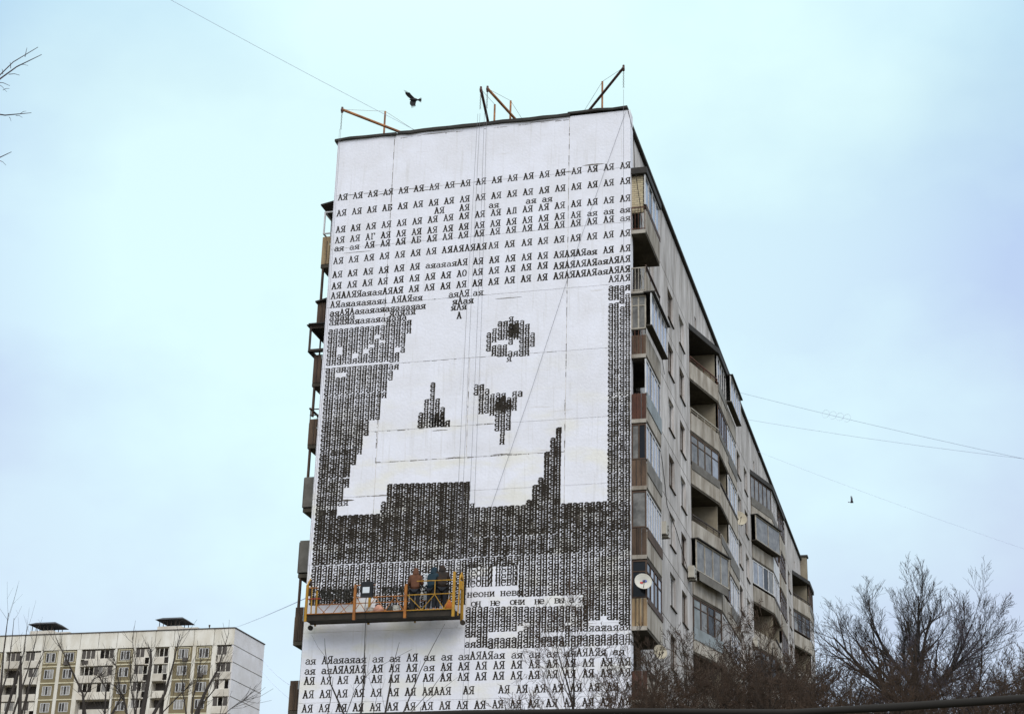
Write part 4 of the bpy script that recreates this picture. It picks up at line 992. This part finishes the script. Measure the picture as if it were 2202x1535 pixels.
def fshare(key, mb, m_, org):
    if key not in fmesh: fmesh[key] = mesh_of(key[0], mb, m_, org)
    return inst(key[0], fmesh[key], far, org)
rnd = random.Random(9)
for i in range(7):
    z1 = 61.8-2.8*i; z0 = z1-2.8
    for t_, a, b in PLAN:
        x0, x1 = FX-b, FX-a; w_ = b-a; o = (x0, FY, z0)
        if t_ == 'w':
            fshare(('bay_panel', round(w_,2)), MB().box(x0+.02, x1-.02, FY+.1, FY+1.55, z0+.22, z1-.02), 'far_brown', o)
            fshare(('bay_ledge', round(w_,2)), MB().box(x0+.02, x1-.02, FY+.02, FY+1.55, z0, z0+.2), 'far_cream', o)
            wx = x0+w_*.5-.85; mb = MB(); yy = FY+.06
            mb.box(wx, wx+1.7, yy, yy+.05, z0+.85, z0+.93); mb.box(wx, wx+1.7, yy, yy+.05, z0+2.32, z0+2.4)
            for dx in (0, .5, 1.0, 1.62): mb.box(wx+dx, wx+dx+.09, yy, yy+.05, z0+.93, z0+2.32)
            wn_ = fshare(('window', round(w_,2)), mb, 'white_frame', o)
            for dx, ww in ((.09, .41), (.59, .41), (1.09, .53)):
                key = ('pane', round(w_,2), dx, rnd.choice([0, 1]))
                if key not in fmesh: fmesh[key] = mesh_of('pane', MB().box(wx+dx, wx+dx+ww, FY+.085, FY+.095, z0+.93, z0+2.32), 'far_glass' if key[3] else 'window_dark', o)
                inst('pane', fmesh[key], wn_, o)
            if i == 0: fshare(('window_surround', round(w_,2)), MB().box(wx-.4, wx-.28, FY+.04, FY+.1, z0+.6, z0+2.66).box(wx+1.98, wx+2.1, FY+.04, FY+.1, z0+.6, z0+2.66).box(wx-.28, wx+1.98, FY+.04, FY+.1, z0+2.54, z0+2.66).box(wx-.28, wx+1.98, FY+.04, FY+.1, z0+.6, z0+.72), 'far_cream', o)
        elif t_ in 'bB':
            bl = fshare(('balcony', round(w_,2)), MB().box(x0, x1, FY-.1, FY+1.58, z0-.08, z0+.08), 'far_parapet', o)
            v = rnd.randint(0, 2)
            key = ('parapet', round(w_,2), v)
            if key not in fmesh: fmesh[key] = mesh_of('parapet', MB().box(x0+.04+(w_*.12 if v == 1 else 0), x1-.04-(w_*.25 if v == 2 else 0), FY-.16, FY-.101, z0-.02, z0+1.12), 'far_parapet', o)
            inst('parapet', fmesh[key], bl, o)
            n = 3 if t_ == 'b' else 7
            fr, pn = MB(), []
            for j in range(n+1):
                xx = x0+.1+(w_-.2)*j/n; fr.box(xx-.05, xx+.05, FY-.06, FY, z0+1.2, z1-.25)
            fr.box(x0+.05, x1-.05, FY-.07, FY+.01, z0+1.12, z0+1.2)
            key = ('glazing_frame', round(w_,2))
            if rnd.random() < .8:
                if key not in fmesh: fmesh[key] = mesh_of('glazing_frame', fr, 'far_white', o)
                inst('glazing_frame', fmesh[key], bl, o)
                for j in range(n):
                    if rnd.random() < .25: continue
                    xa = x0+.15+(w_-.2)*j/n; xb = x0+.05+(w_-.2)*(j+1)/n
                    key = ('bpane', round(w_,2), j, rnd.choice([0, 0, 1, 2]))
                    if key not in fmesh: fmesh[key] = mesh_of('pane', MB().box(xa, xb, FY-.035, FY-.025, z0+1.2, z1-.25), ('far_dark', 'far_glass', 'far_parapet')[key[3]], o)
                    inst('pane', fmesh[key], bl, o)
low = MB()
for i in range(7, 22):
    z1 = 61.8-2.8*i; z0 = z1-2.8
    for t_, a, b in PLAN:
        if t_ == 'w': low.box(FX-b+.02, FX-a-.02, FY+.1, FY+1.55, z0+.2, z0+.85).box(FX-b+.02, FX-a-.02, FY+.1, FY+1.55, z0+2.4, z1).box(FX-b+.02, FX-b+.6, FY+.1, FY+1.55, z0+.85, z0+2.4).box(FX-a-.6, FX-a-.02, FY+.1, FY+1.55, z0+.85, z0+2.4)
        elif t_ in 'bB': low.box(FX-b, FX-a, FY-.15, FY+1.58, z0-.08, z0+1.12)
part('lower_storeys', low, 'far_brown', far, kind='stuff')
for u0, u1 in ((9.9, 15.1), (33.6, 38.9)):
    xa, xb = FX-u1, FX-u0; ya, yb = FY+1.2, FY+5.2
    part('shaft_base', MB().box(xa+.4, xb-.5, ya, yb, 64.7, 65.6).box(xb-.5, xb+2.6, ya, yb-1, 64.7, 65.25), 'far_parapet', far)
    pb = MB()
    for j in range(6):
        x = xa+.6+(xb-xa-1.6)*j/5
        pb.box(x, x+.1, ya+.1, ya+.2, 65.5, 66.7); pb.box(x, x+.1, yb-.3, yb-.2, 65.5, 66.7)
    part('shaft_posts', pb, 'dark_steel', far)
    z = 66.7
    part('shaft_canopy', MB().add([(xa,ya-.4,z),(xb,ya-.4,z),(xb,yb+.4,z),(xa,yb+.4,z),(xa+.8,ya+.8,z+.55),(xb-.8,ya+.8,z+.55),(xb-.8,yb-.8,z+.55),(xa+.8,yb-.8,z+.55)],
                                  [(0,3,2,1),(4,5,6,7),(0,1,5,4),(1,2,6,5),(2,3,7,6),(3,0,4,7)]), 'canopy_dark', far)
part('vent_pipe', MB().tube([(FX-5.6,FY+2,64.7),(FX-5.6,FY+2,65.6)], .09, 6).tube([(FX-5.6,FY+2,65.5),(FX-5.6,FY+2,65.75)], .16, 6), 'dark_steel', far)
lab = ['air conditioner below the top window bay nearest the corner of the distant block', 'air conditioner one floor down near the corner of the distant block', 'air conditioner by the corner loggia of the distant block',
       'air conditioner left of the wide loggia on the distant block', 'air conditioner under the paired window bays on the distant block']
for (u, z), lb in zip(((8.9, 59.25), (5.9, 56.6), (2.9, 56.6), (27.0, 59.3), (30.6, 59.25)), lab):
    t = empty('air_conditioner', (FX-u, FY-.3, z), lb, 'air conditioner', 'air conditioners on the distant block')
    part('casing', MB().box(FX-u, FX-u+.9, FY-.32, FY-.02, z, z+.6), 'far_dark', t)

# ------------------------------------------------------------------ bare trees
def grow(tw, br, p, d, L, r0, lvl, rr, P):
    """one branch and its children; thick ones go to br, thin ones to tw"""
    n = (8, 6, 5, 4, 3)[min(lvl, 4)]
    pts, rs = [p.copy()], [r0]; dd = d.copy(); seg = L/n
    for i in range(n):
        dd = dd+Vector((rr.uniform(-1,1), rr.uniform(-1,1), rr.uniform(-1,1)))*P['wob']+Vector((0,0,P['up']*(0.5 if lvl < 2 else 1)))
        dd.normalize(); p = p+dd*seg; pts.append(p.copy()); rs.append(max(P['rmin'], r0*(1-(i+1)/n*0.82)))
    (br if r0 > 0.035 else tw).tube(pts, rs, 6 if r0 > .06 else (4 if r0 > 0.02 else 3), caps=False)
    if lvl >= P['lv']: return
    nc = P['nc'][min(lvl, len(P['nc'])-1)]
    for j in range(nc):
        t = P['t0']+(1-P['t0'])*(j+rr.random())/nc; t = min(t, .97); fi = t*n; i0 = int(fi)
        bp = pts[i0].lerp(pts[min(i0+1, n)], fi-i0); bd = (pts[min(i0+1, n)]-pts[i0]).normalized()
        ax = bd.cross(Vector((rr.uniform(-1,1), rr.uniform(-1,1), rr.uniform(-1,1)))).normalized()
        nd = Quaternion(ax, R(rr.uniform(*P['ang']))) @ bd
        ratio = rr.uniform(*P['len'])*(1.1-0.45*t)
        grow(tw, br, bp, nd, L*ratio, max(P['rmin'], rs[i0]*rr.uniform(.42,.62)), lvl+1, rr, P)
DEF = dict(wob=.13, up=.07, rmin=.0045, lv=4, nc=(8,7,6,4), t0=.22, ang=(22,52), len=(.42,.62))
def tree(loc, trunk, r0, limbs, seed, label, bark='bark', twig='twig_grey', group='bare trees in front of the flats', **kw):
    """trunk: height of the fork; limbs: list of (azimuth deg, tilt from vertical deg, length, radius, start height fraction)"""
    P = dict(DEF); P.update(kw); rr = random.Random(seed)
    t = empty('bare_tree', loc, label, 'tree', group)
    O = Vector(loc); n = 8; pts, rs = [], []
    sw = Vector((rr.uniform(-.03,.03), rr.uniform(-.03,.03), 0))
    for i in range(n+1):
        f = i/n; pts.append(O+Vector((0,0,trunk*f-0.1*(i == 0)))+sw*trunk*f+Vector((math.sin(f*5+seed)*.06, math.cos(f*4+seed)*.06, 0))); rs.append(r0*(1.35-0.35*min(1, f*6))*(1-.38*f))
    tk = MB().tube(pts, rs, 10)
    tw, br = MB(), MB()
    for (az, tilt, L, r_, f) in limbs:
        i0 = min(n-1, int(f*n)); bp = pts[i0].lerp(pts[i0+1], f*n-i0)
        d = Vector((math.sin(R(tilt))*math.cos(R(az)), math.sin(R(tilt))*math.sin(R(az)), math.cos(R(tilt))))
        grow(tw, br, bp, d, L, r_, 0, rr, P)
    part('trunk', tk, bark, t, smooth=True)
    if br.f: part('branches', br, bark, t, smooth=True)
    part('crown', tw, twig, t)
    return t
def ring(n, tilt, L, r_, f0=.75, f1=1.0, a0=0, seed=0):
    q_ = random.Random(seed+n); return [(a0+360*i/n+q_.uniform(-18,18), q_.uniform(*tilt), L*q_.uniform(.8,1.1), r_*q_.uniform(.8,1.1), f0+(f1-f0)*i/max(1,n-1)) for i in range(n)]
tree((10.55,-8.7,0), 12.6, .30, [(100,5,2.7,.09,1.0),(20,28,2.7,.09,.98),(160,30,2.9,.10,.97),(200,55,3.6,.12,.90),(340,58,3.3,.11,.92),(250,30,2.6,.08,.95),(60,45,2.8,.08,.93),(180,72,4.2,.11,.86),(0,78,3.4,.10,.87),(120,60,3.2,.09,.87),(170,48,3.1,.08,.93),(10,45,3.0,.08,.94)],
     5, 'big bare tree with a thick dark trunk right of the block of flats', twig='twig_grey', nc=(8,6,5,3), up=.075, rmin=.0036, t0=.14, len=(.45,.70), ang=(16,44), wob=.10)
spots = [((5.6,-13.2,0), 9.2, .16, 3.6, 'twig_brown', 'bare tree whose top shows between the second and third balcony stacks'),
         ((7.9,-12.6,0), 9.6, .17, 3.6, 'twig_brown', 'bare tree directly left of the big dark tree'),
         ((3.9,-15.8,0), 9.3, .14, 3.0, 'twig_brown', 'reddish bare tree in front of the corner balcony stack'),
         ((9.0,-3.5,0), 11.2, .18, 3.2, 'twig_violet', 'greyish bare tree behind the big dark tree'),
         ((12.9,-6.0,0), 10.6, .18, 3.4, 'twig_brown', 'bare tree low on the right of the big dark tree'),
         ((13.1,15.6,0), 13.2, .2, 4.4, 'twig_violet', 'hazy bare tree farther back near the right edge'),
         ((15.0,11.0,0), 12.8, .2, 4.0, 'twig_brown', 'bare tree cut by the right edge of the picture'),
         ((8.0,22.0,0), 14.6, .2, 4.6, 'twig_violet', 'pale bare tree far back beside the end of the flats')]
spots += [((5.2,6.0,0), 12.0, .2, 4.0, 'twig_brown', 'bare tree beside the window columns, its twigs over the lower storeys'),
          ((7.2,22.0,0), 13.2, .2, 4.6, 'twig_brown', 'bare tree beside the far half of the long facade'),
          ((6.8,38.0,0), 15.5, .2, 5.0, 'twig_brown', 'tall bare tree near the far end of the long facade'),
          ((6.8,-15.0,0), 8.6, .16, 3.4, 'twig_brown', 'low bare tree under the slanting balconies'),
          ((5.0,-17.5,0), 7.9, .14, 3.0, 'twig_brown', 'low reddish bare tree nearest the viewer right of the wall corner'),
          ((10.0,-13.0,0), 8.8, .16, 3.6, 'twig_brown', 'low bare tree in front of the big dark trunk'),
          ((4.6,-22.0,0), 6.9, .13, 2.8, 'twig_brown', 'low dark bare tree nearest the viewer before the wall corner'),
          ((6.4,-21.0,0), 7.3, .13, 3.0, 'twig_brown', 'low dark bare tree before the second balcony stack'),
          ((8.3,-20.0,0), 7.5, .13, 3.1, 'twig_brown', 'low dark bare tree before the end of the flats'),
          ((10.3,-19.0,0), 7.6, .13, 3.0, 'twig_brown', 'low dark bare tree before the big trunk'),
          ((12.4,-18.0,0), 7.8, .13, 3.0, 'twig_brown', 'low dark bare tree near the lower right corner'),
          ((5.6,-5.0,0), 10.6, .18, 3.6, 'twig_brown', 'dark bare tree close under the slanting balconies'),
          ((14.6,2.0,0), 11.6, .18, 3.8, 'twig_brown', 'bare tree at the right edge between the near and far ones'),
          ((13.8,-12.5,0), 8.9, .15, 3.4, 'twig_brown', 'bare tree low at the right edge in front of the others'),
          ((12.0,-11.0,0), 9.2, .16, 3.8, 'twig_violet', 'low spreading bare tree right of the big dark trunk')]
for i, (loc, tr_, r0, L, tw_, lb) in enumerate(spots):
    tree(loc, tr_, r0, ring(10, (10, 60), L, r0*.42, .62, 1.0, seed=i*7), 20+i, lb, twig=tw_, rmin=.0075 if loc[1] > 2 else .0045, nc=(8,6,5,4), group='bare trees to the right of the flats')
tree((2.75,-19.6,0), 7.6, .11, [(100,8,4.3,.055,1.0),(170,14,4.6,.05,.95),(20,16,3.6,.045,.9),(200,30,3.6,.04,.84),(330,38,3.4,.04,.82),(250,24,3.0,.035,.85)], 31, 'slender bare tree with long rising stems before the lettered wall', twig='twig_brown', nc=(8,5,4,2), wob=.09, up=.05)
tree((4.3,-18.4,0), 7.8, .10, ring(7, (10,48), 3.4, .045, .75, 1.0, seed=3), 33, 'thin bare tree at the right corner of the lettered wall', twig='twig_brown', nc=(8,6,4,3))
def stems(loc, base_r, lines, seed, label, twig='twig_grey', group='bare trees on the left', tips=3, rt_=.004):
    """multi-stemmed sapling: lines are (x,y,z,radius) points from low to high, whips with a few side shoots"""
    rr = random.Random(seed); t = empty('bare_tree', loc, label, 'tree', group); O = Vector(loc)
    part('trunk', MB().tube([O-Vector((0,0,.1)), O+Vector((.03,.02,2)), O+Vector((0,.05,4.2))], [base_r*1.3, base_r, base_r*.8], 8), 'bark', t, smooth=True)
    mb = MB()
    for L in lines:
        pts = [O+Vector((0,.05,3.4))]+[Vector(p[:3]) for p in L]; rs = [base_r*.5]+[p[3] for p in L]
        mb.tube(pts, rs, 5, False)
        for _ in range(tips):
            i = rr.randrange(1, len(pts)-1) if len(pts) > 2 else 0; f = rr.random(); p = pts[i].lerp(pts[i+1], f); d = (pts[i+1]-pts[i]).normalized()
            ax = d.cross(Vector((rr.uniform(-1,1), rr.uniform(-1,1), .2))).normalized(); nd = Quaternion(ax, R(rr.uniform(18, 38))) @ d
            ln = rr.uniform(.4, 1.1); m1 = p+nd*ln*.5; e1 = m1+(nd+Vector((0,0,.35))).normalized()*ln*.5
            mb.tube([p, m1, e1], [rt_*1.3, rt_, rt_*.7], 3, False)
            if rr.random() < .6: mb.tube([m1, m1+(nd*.6+ax*.6+Vector((0,0,.4))).normalized()*ln*.35], [rt_*.8, rt_*.5], 3, False)
    part('crown', mb, twig, t)
    return t
stems((-3.16, -23.49, 0), 0.09, [[(-2.4, -23.21, 9.15, 0.02), (-2.4, -23.02, 10.17, 0.014), (-2.51, -22.88, 10.79, 0.009), (-2.58, -22.72, 11.48, 0.004)], [(-2.78, -23.35, 9.13, 0.03), (-3.19, -23.32, 9.89, 0.018), (-3.43, -23.23, 10.74, 0.009), (-3.53, -23.08, 11.11, 0.005)], [(-2.73, -23.33, 9.13, 0.012), (-2.61, -23.1, 9.81, 0.009), (-2.31, -22.81, 10.32, 0.006), (-1.44, -22.33, 10.93, 0.003)], [(-3.19, -23.5, 8.82, 0.012), (-3.17, -23.31, 9.55, 0.01), (-3.21, -23.14, 10.1, 0.005)]], 1, 'sapling with long dark whips before the lower left of the lettered wall', tips=1, group='slender saplings before the lettered wall')
stems((-1.23, -23.86, 0), 0.09, [[(-1.5, -23.95, 8.99, 0.03), (-1.48, -23.77, 9.65, 0.02), (-1.46, -23.58, 10.37, 0.01), (-1.42, -23.39, 10.88, 0.005)], [(-1.1, -23.81, 9.01, 0.02), (-0.78, -23.53, 10.14, 0.012), (-0.58, -23.29, 10.76, 0.008), (-0.36, -23.04, 11.39, 0.004)], [(-0.95, -23.76, 9.02, 0.012), (-0.54, -23.45, 9.63, 0.008), (-0.18, -23.17, 10.31, 0.005)], [(-1.79, -24.05, 8.87, 0.008), (-1.77, -23.87, 9.41, 0.006), (-1.98, -23.76, 9.78, 0.004)], [(-0.69, -23.68, 9.19, 0.008), (-0.53, -23.45, 9.46, 0.006), (0.05, -23.1, 10.03, 0.003)]], 2, 'sapling with a straight dark stem left of the platform rope end', tips=1, group='slender saplings before the lettered wall')
stems((-14.54, -9.95, 0), 0.16, [[(-14.97, -10.16, 11.66, 0.1), (-15.0, -9.91, 12.82, 0.07), (-15.08, -9.68, 13.67, 0.05), (-15.24, -9.49, 14.12, 0.03)], [(-14.69, -10.02, 11.61, 0.07), (-14.46, -9.64, 12.54, 0.05), (-14.41, -9.35, 13.56, 0.03), (-14.38, -9.07, 14.73, 0.012)], [(-14.36, -9.86, 11.86, 0.03), (-14.09, -9.46, 12.41, 0.02), (-13.81, -9.06, 12.96, 0.01)], [(-15.19, -10.28, 11.81, 0.03), (-15.5, -10.17, 12.78, 0.02), (-15.73, -10.01, 13.78, 0.01)]], 3, 'thick-stemmed bare tree before the middle of the distant block', tips=18, rt_=.007)
stems((-13.29, -9.34, 0), 0.16, [[(-13.39, -9.39, 11.69, 0.09), (-13.25, -9.06, 12.62, 0.055), (-13.02, -8.69, 13.5, 0.03), (-12.87, -8.35, 14.88, 0.008)], [(-13.26, -9.33, 12.1, 0.03), (-12.95, -8.92, 12.8, 0.02), (-12.89, -8.63, 13.67, 0.008)], [(-13.66, -9.52, 11.91, 0.03), (-13.95, -9.39, 12.74, 0.02), (-14.08, -9.19, 13.59, 0.01)], [(-13.49, -9.44, 12.4, 0.03), (-13.51, -9.18, 13.09, 0.018), (-13.56, -8.94, 13.78, 0.01)], [(-12.66, -9.05, 11.74, 0.02), (-12.36, -8.65, 12.2, 0.012), (-11.9, -8.18, 12.63, 0.006)]], 4, 'bare tree with one long limb leaning right over the distant block', tips=17, rt_=.007)
stems((-16.30, -10.86, 0), 0.16, [[(-16.6, -11.02, 11.47, 0.06), (-16.88, -10.91, 12.36, 0.04), (-17.47, -10.96, 13.31, 0.025), (-18.09, -11.04, 14.28, 0.008)], [(-16.72, -11.09, 12.16, 0.03), (-16.63, -10.77, 12.85, 0.018), (-16.39, -10.36, 13.17, 0.01)], [(-16.05, -10.73, 11.51, 0.04), (-16.22, -10.55, 12.57, 0.025), (-16.6, -10.48, 13.07, 0.012)], [(-15.91, -10.66, 11.52, 0.05), (-15.76, -10.3, 12.29, 0.03), (-16.07, -10.19, 13.27, 0.015), (-16.42, -10.11, 14.11, 0.006)], [(-15.37, -10.37, 11.56, 0.05), (-15.69, -10.27, 12.37, 0.03), (-16.12, -10.22, 12.79, 0.015)], [(-15.15, -10.25, 11.65, 0.03), (-15.3, -10.07, 12.8, 0.02), (-15.59, -9.94, 13.8, 0.012), (-15.84, -9.8, 14.48, 0.006)]], 5, 'bushy many-stemmed bare tree low in front of the wide loggias', tips=22, rt_=.007)
stems((-9.37, -27.63, 0), 0.12, [[(-9.68, -27.81, 9.07, 0.03), (-9.81, -27.69, 9.97, 0.018), (-9.9, -27.56, 10.57, 0.012), (-9.99, -27.42, 10.97, 0.007)], [(-9.67, -27.81, 8.85, 0.025), (-9.67, -27.61, 9.55, 0.016), (-9.77, -27.47, 10.36, 0.01), (-9.87, -27.34, 10.86, 0.005)], [(-9.55, -27.74, 8.21, 0.04), (-9.5, -27.51, 9.45, 0.02), (-9.5, -27.31, 10.05, 0.012), (-9.59, -27.17, 10.7, 0.006)], [(-9.42, -27.66, 8.23, 0.03), (-9.29, -27.38, 9.58, 0.016), (-9.3, -27.19, 10.29, 0.01), (-9.37, -27.04, 10.72, 0.005)], [(-9.24, -27.55, 8.24, 0.03), (-9.21, -27.34, 9.37, 0.016), (-9.12, -27.09, 10.03, 0.01), (-9.19, -26.93, 10.57, 0.005)]], 6, 'bare tree of straight upright whips at the left edge', tips=4, rt_=0.003)
stems((-9.20, -27.52, 0), 0.1, [[(-9.25, -27.56, 8.51, 0.05), (-9.41, -27.45, 9.35, 0.04), (-9.55, -27.34, 9.93, 0.02)], [(-9.53, -27.72, 8.38, 0.03), (-9.51, -27.52, 9.12, 0.016), (-9.49, -27.31, 9.83, 0.008), (-9.57, -27.16, 10.2, 0.004)], [(-9.17, -27.51, 8.41, 0.02), (-9.22, -27.34, 9.15, 0.012), (-9.14, -27.1, 9.86, 0.006)]], 7, 'short thick stem among the whips at the left edge', tips=3, rt_=0.003)
# near tree on the left, only twig ends reach into the picture
t = empty('bare_tree', (2.6,-52.6,0), 'near tree outside the left edge whose twig tips reach in', 'tree')
part('trunk', MB().tube([(2.6,-52.6,-.1),(2.62,-52.6,4),(2.7,-52.55,8),(2.75,-52.5,10.5)], [.2,.16,.11,.06], 10), 'bark', t, smooth=True)
nb = MB()
def pxv(p, d): return Vector(p)+Vector(d)
nb.tube([(2.7,-52.55,8.0),(3.4,-52.4,8.7),(4.16,-52.17,9.21),(4.3,-52.12,9.34)], [.04,.025,.012,.009], 5, False)
nb.tube([(2.7,-52.55,7.8),(3.6,-52.3,8.7),(4.2,-52.15,9.07),(4.42,-52.04,9.06),(4.60,-51.92,9.13)], [.035,.02,.009,.007,.003], 4, False)
nb.tube([(2.7,-52.55,7.3),(3.6,-52.3,8.3),(4.38,-52.04,8.62),(4.50,-51.98,8.72)], [.035,.018,.007,.003], 4, False)
nb.tube([(4.3,-52.12,9.34),(4.45,-52.02,9.56),(4.61,-51.91,9.73)], [.009,.006,.003], 4, False)
nb.tube([(4.27,-52.13,9.32),(4.42,-52.04,9.60),(4.575,-51.93,9.80)], [.008,.005,.003], 4, False)
rr = random.Random(8)
for a, b, c in [((4.36,-52.08,9.46),(-.03,.02,.07),.004), ((4.41,-52.05,9.53),(-.03,.02,.08),.004), ((4.49,-51.98,9.68),(.0,.01,.10),.004), ((4.40,-52.05,9.47),(.08,.05,.01),.004), ((4.46,-52.01,9.58),(.07,.04,.01),.003),
                ((4.33,-52.1,9.37),(.10,.05,-.02),.004), ((4.33,-52.1,9.36),(.08,.05,-.07),.003), ((4.28,-52.13,9.22),(.06,.03,.10),.004), ((4.28,-52.13,9.22),(.05,.03,-.05),.003), ((4.5,-52,9.07),(.05,.03,-.01),.003),
                ((4.45,-52.02,9.05),(.02,.01,-.04),.003), ((4.42,-52.03,8.62),(.06,.03,-.04),.003), ((4.38,-52.07,9.30),(.05,.02,.02),.003), ((4.52,-51.97,9.10),(.04,.03,.04),.003)]:
    A = Vector(a); B_ = A+Vector(b); nb.tube([A, A.lerp(B_, .5)+Vector((0,0,.01)), B_], [c, c*.8, c*.5], 3, False)
part('branches', nb, 'twig_violet', t)

# ------------------------------------------------------------------ wires, birds, near cable
def sag(a, b, s, n=16):
    a, b = Vector(a), Vector(b); return [a.lerp(b, i/n)-Vector((0,0,s*4*(i/n)*(1-i/n))) for i in range(n+1)]
WG = 'wires strung across the sky'
def wire(a, b, s, r_, lb, m_='cable_pale'): return solo('overhead_wire', MB().tube(sag(a, b, s), r_, 3), m_, lb, 'wire', WG)
wire((-9.77,.3,39.33), (-33.5,-35.5,44.0), .5, .009, 'thin wire rising from the roof top to the upper left')
wire((-.35,35.88,39.5), (58.6,6.5,14.0), 1.2, .010, 'upper wire leaving the roof to the right with a coil of slack')
wire((-.35,40.7,39.4), (58.8,-3.2,16.4), 1.6, .010, 'second wire leaving the roof to the right, crossing the first near the edge')
wire((-.35,46.0,39.0), (58.3,1.3,4.2), 1.6, .008, 'lowest faint wire sloping from the roof to the right edge')
wire((-13.5,.9,18.55), (-86.3,155.2,54.9), .1, .022, 'wire running from the platform side of the wall to the distant block')
wire((FX,FY+12,62.0), (-30,60,26.0), 2.5, .035, 'faint wire falling from the corner of the distant block')
wire((FX,FY+12,60.0), (-28,60,22.0), 2.0, .03, 'faint lower wire falling from the distant block')
cl = MB()
for j in range(4):
    c = Vector((5.2+.42*j, 32.9-.21*j, 36.62-.19*j)); n = 14
    cl.tube([c+Vector((.22*math.cos(i*2*math.pi/n), -.1*math.cos(i*2*math.pi/n), .24*math.sin(i*2*math.pi/n))) for i in range(n+1)], .006, 3, False)
solo('cable_coil', cl, 'cable_pale', 'loops of slack wire hanging from the upper right wire', 'wire coil')

def bird(name, loc, fwd, upv, span, m_, label, cat, sweep=(.0, .0), flap=(.25, .25), tail=.3, fat=1.0):
    t = empty(name, loc, label, cat)
    f = Vector(fwd).normalized(); u = Vector(upv); u = (u-f*u.dot(f)).normalized(); s = f.cross(u); O = Vector(loc)
    def P_(x, y, z): return tuple(O+s*x*span+f*y*span+u*z*span)      # x right, y forward, z up, in wing spans
    mb = MB(); prof = [(y, r_*fat) for y, r_ in [(-.24,.018),(-.16,.045),(-.05,.072),(.07,.066),(.12,.042),(.155,.043),(.19,.034),(.215,.012),(.26,.003)]]; k = 8
    for y, r_ in prof:
        for j in range(k): a = 2*math.pi*j/k; mb.v.append(P_(r_*math.cos(a), y, r_*.9*math.sin(a)))
    for i in range(len(prof)-1):
        for j in range(k): mb.f.append((i*k+j, i*k+(j+1)%k, (i+1)*k+(j+1)%k, (i+1)*k+j))
    mb.f += [tuple(range(k))[::-1], tuple(range((len(prof)-1)*k, len(prof)*k))]
    part('body', mb, m_, t, smooth=True)
    for sd_, fl, sw in ((-1, flap[0], sweep[0]), (1, flap[1], sweep[1])):
        mb = MB(); st = [(x, a*fat, b*fat, z) for x, a, b, z in [(0.03,.10,-.10,0),(.14,.13,-.10,fl*.12),(.27,.11,-.10,fl*.26),(.36,.05,-.12,fl*.36)]]
        top = [P_(sd_*x, a+sw*x, z+.012) for x, a, b, z in st]+[P_(sd_*x, b+sw*x, z+.004) for x, a, b, z in st]
        bot = [P_(sd_*x, a+sw*x, z-.006) for x, a, b, z in st]+[P_(sd_*x, b+sw*x, z-.002) for x, a, b, z in st]
        n = len(st); fs = []
        for i in range(n-1):
            fs += [(i,i+1,n+i+1,n+i), (2*n+i+1,2*n+i,3*n+i,3*n+i+1), (i+1,i,2*n+i,2*n+i+1), (n+i,n+i+1,3*n+i+1,3*n+i)]
        fs += [(n-1,2*n-1,4*n-1,3*n-1), (0,2*n,3*n,n)]
        mb.add(top+bot, fs)
        part('wing', mb, m_, t)
        fe = MB()                                           # separate flight feathers at the tip
        for j in range(5):
            y0 = .04-.035*j; x0 = .355-.012*j; ln = .15-.012*abs(j-1); an = -.25-.16*j
            a = Vector((x0, y0+sw*x0, fl*.36)); b = a+Vector((math.cos(an)*ln, math.sin(an)*ln+sw*ln, fl*.12))
            w = Vector((0,.017,0)); fe.add([P_(sd_*v.x, v.y, v.z) for v in (a-w, a+w, b+w*.6, b-w*.3)]+[P_(sd_*v.x, v.y, v.z-.005) for v in (a-w, a+w, b+w*.6, b-w*.3)],
                                           [(0,1,2,3),(7,6,5,4),(0,4,5,1),(1,5,6,2),(2,6,7,3),(3,7,4,0)])
        part('flight_feathers', fe, m_, t)
    tl = MB()
    for j in range(5):
        a = (j-2)*.24; b0 = Vector((math.sin(a)*.02, -.2, 0)); b1 = Vector((math.sin(a)*tail, -.2-math.cos(a)*tail*.85, 0)); w = Vector((math.cos(a), -math.sin(a), 0))*.03
        tl.add([P_(*(b0-w*.5)), P_(*(b0+w*.5)), P_(*(b1+w)), P_(*(b1-w)), P_(*(b0-w*.5+Vector((0,0,.006)))), P_(*(b0+w*.5+Vector((0,0,.006)))), P_(*(b1+w+Vector((0,0,.006)))), P_(*(b1-w+Vector((0,0,.006))))],
               [(0,3,2,1),(4,5,6,7),(0,1,5,4),(1,2,6,5),(2,3,7,6),(3,0,4,7)])
    part('tail', tl, m_, t)
    return t
camr = rt; camu = up
bird('crow', (-11.47,4.34,43.5), camr*-.96+camu*.05+Vector((0,0,0)), (fw*-1)+camu*.1, .88, 'crow_black', 'black crow flying above the roof left of the middle davits', 'bird', sweep=(.15,1.15), flap=(.15,.2), tail=.26, fat=1.45)
bird('pigeon', (5.64,46.16,35.18), camr*.98+camu*-.1, camr*-.1+camu*.9-fw*.5, .62, 'pigeon_grey', 'tiny grey bird flying in the sky right of the flats', 'bird', flap=(1.1,1.1), tail=.2)

# thick dark cable crossing low and close to the camera
pts = [(-2.0,-60.6,2.1),(2.0,-58.3,2.55),(6.0,-56.4,2.95),(8.7,-55.36,3.135),(9.69,-55.01,3.205),(10.54,-54.8,3.235),(11.34,-54.68,3.232),(11.88,-54.65,3.255),(12.5,-54.64,3.285),(12.79,-54.66,3.30),(15,-54.8,3.38),(20,-55.3,3.6)]
solo('overhead_pipe', MB().tube(pts, [.014,.014,.014,.014,.016,.016,.017,.021,.021,.021,.021,.021], 10), 'cable_dark', 'dark blurred pipe crossing low along the bottom edge, nearest to the viewer', 'pipe', smooth=True)
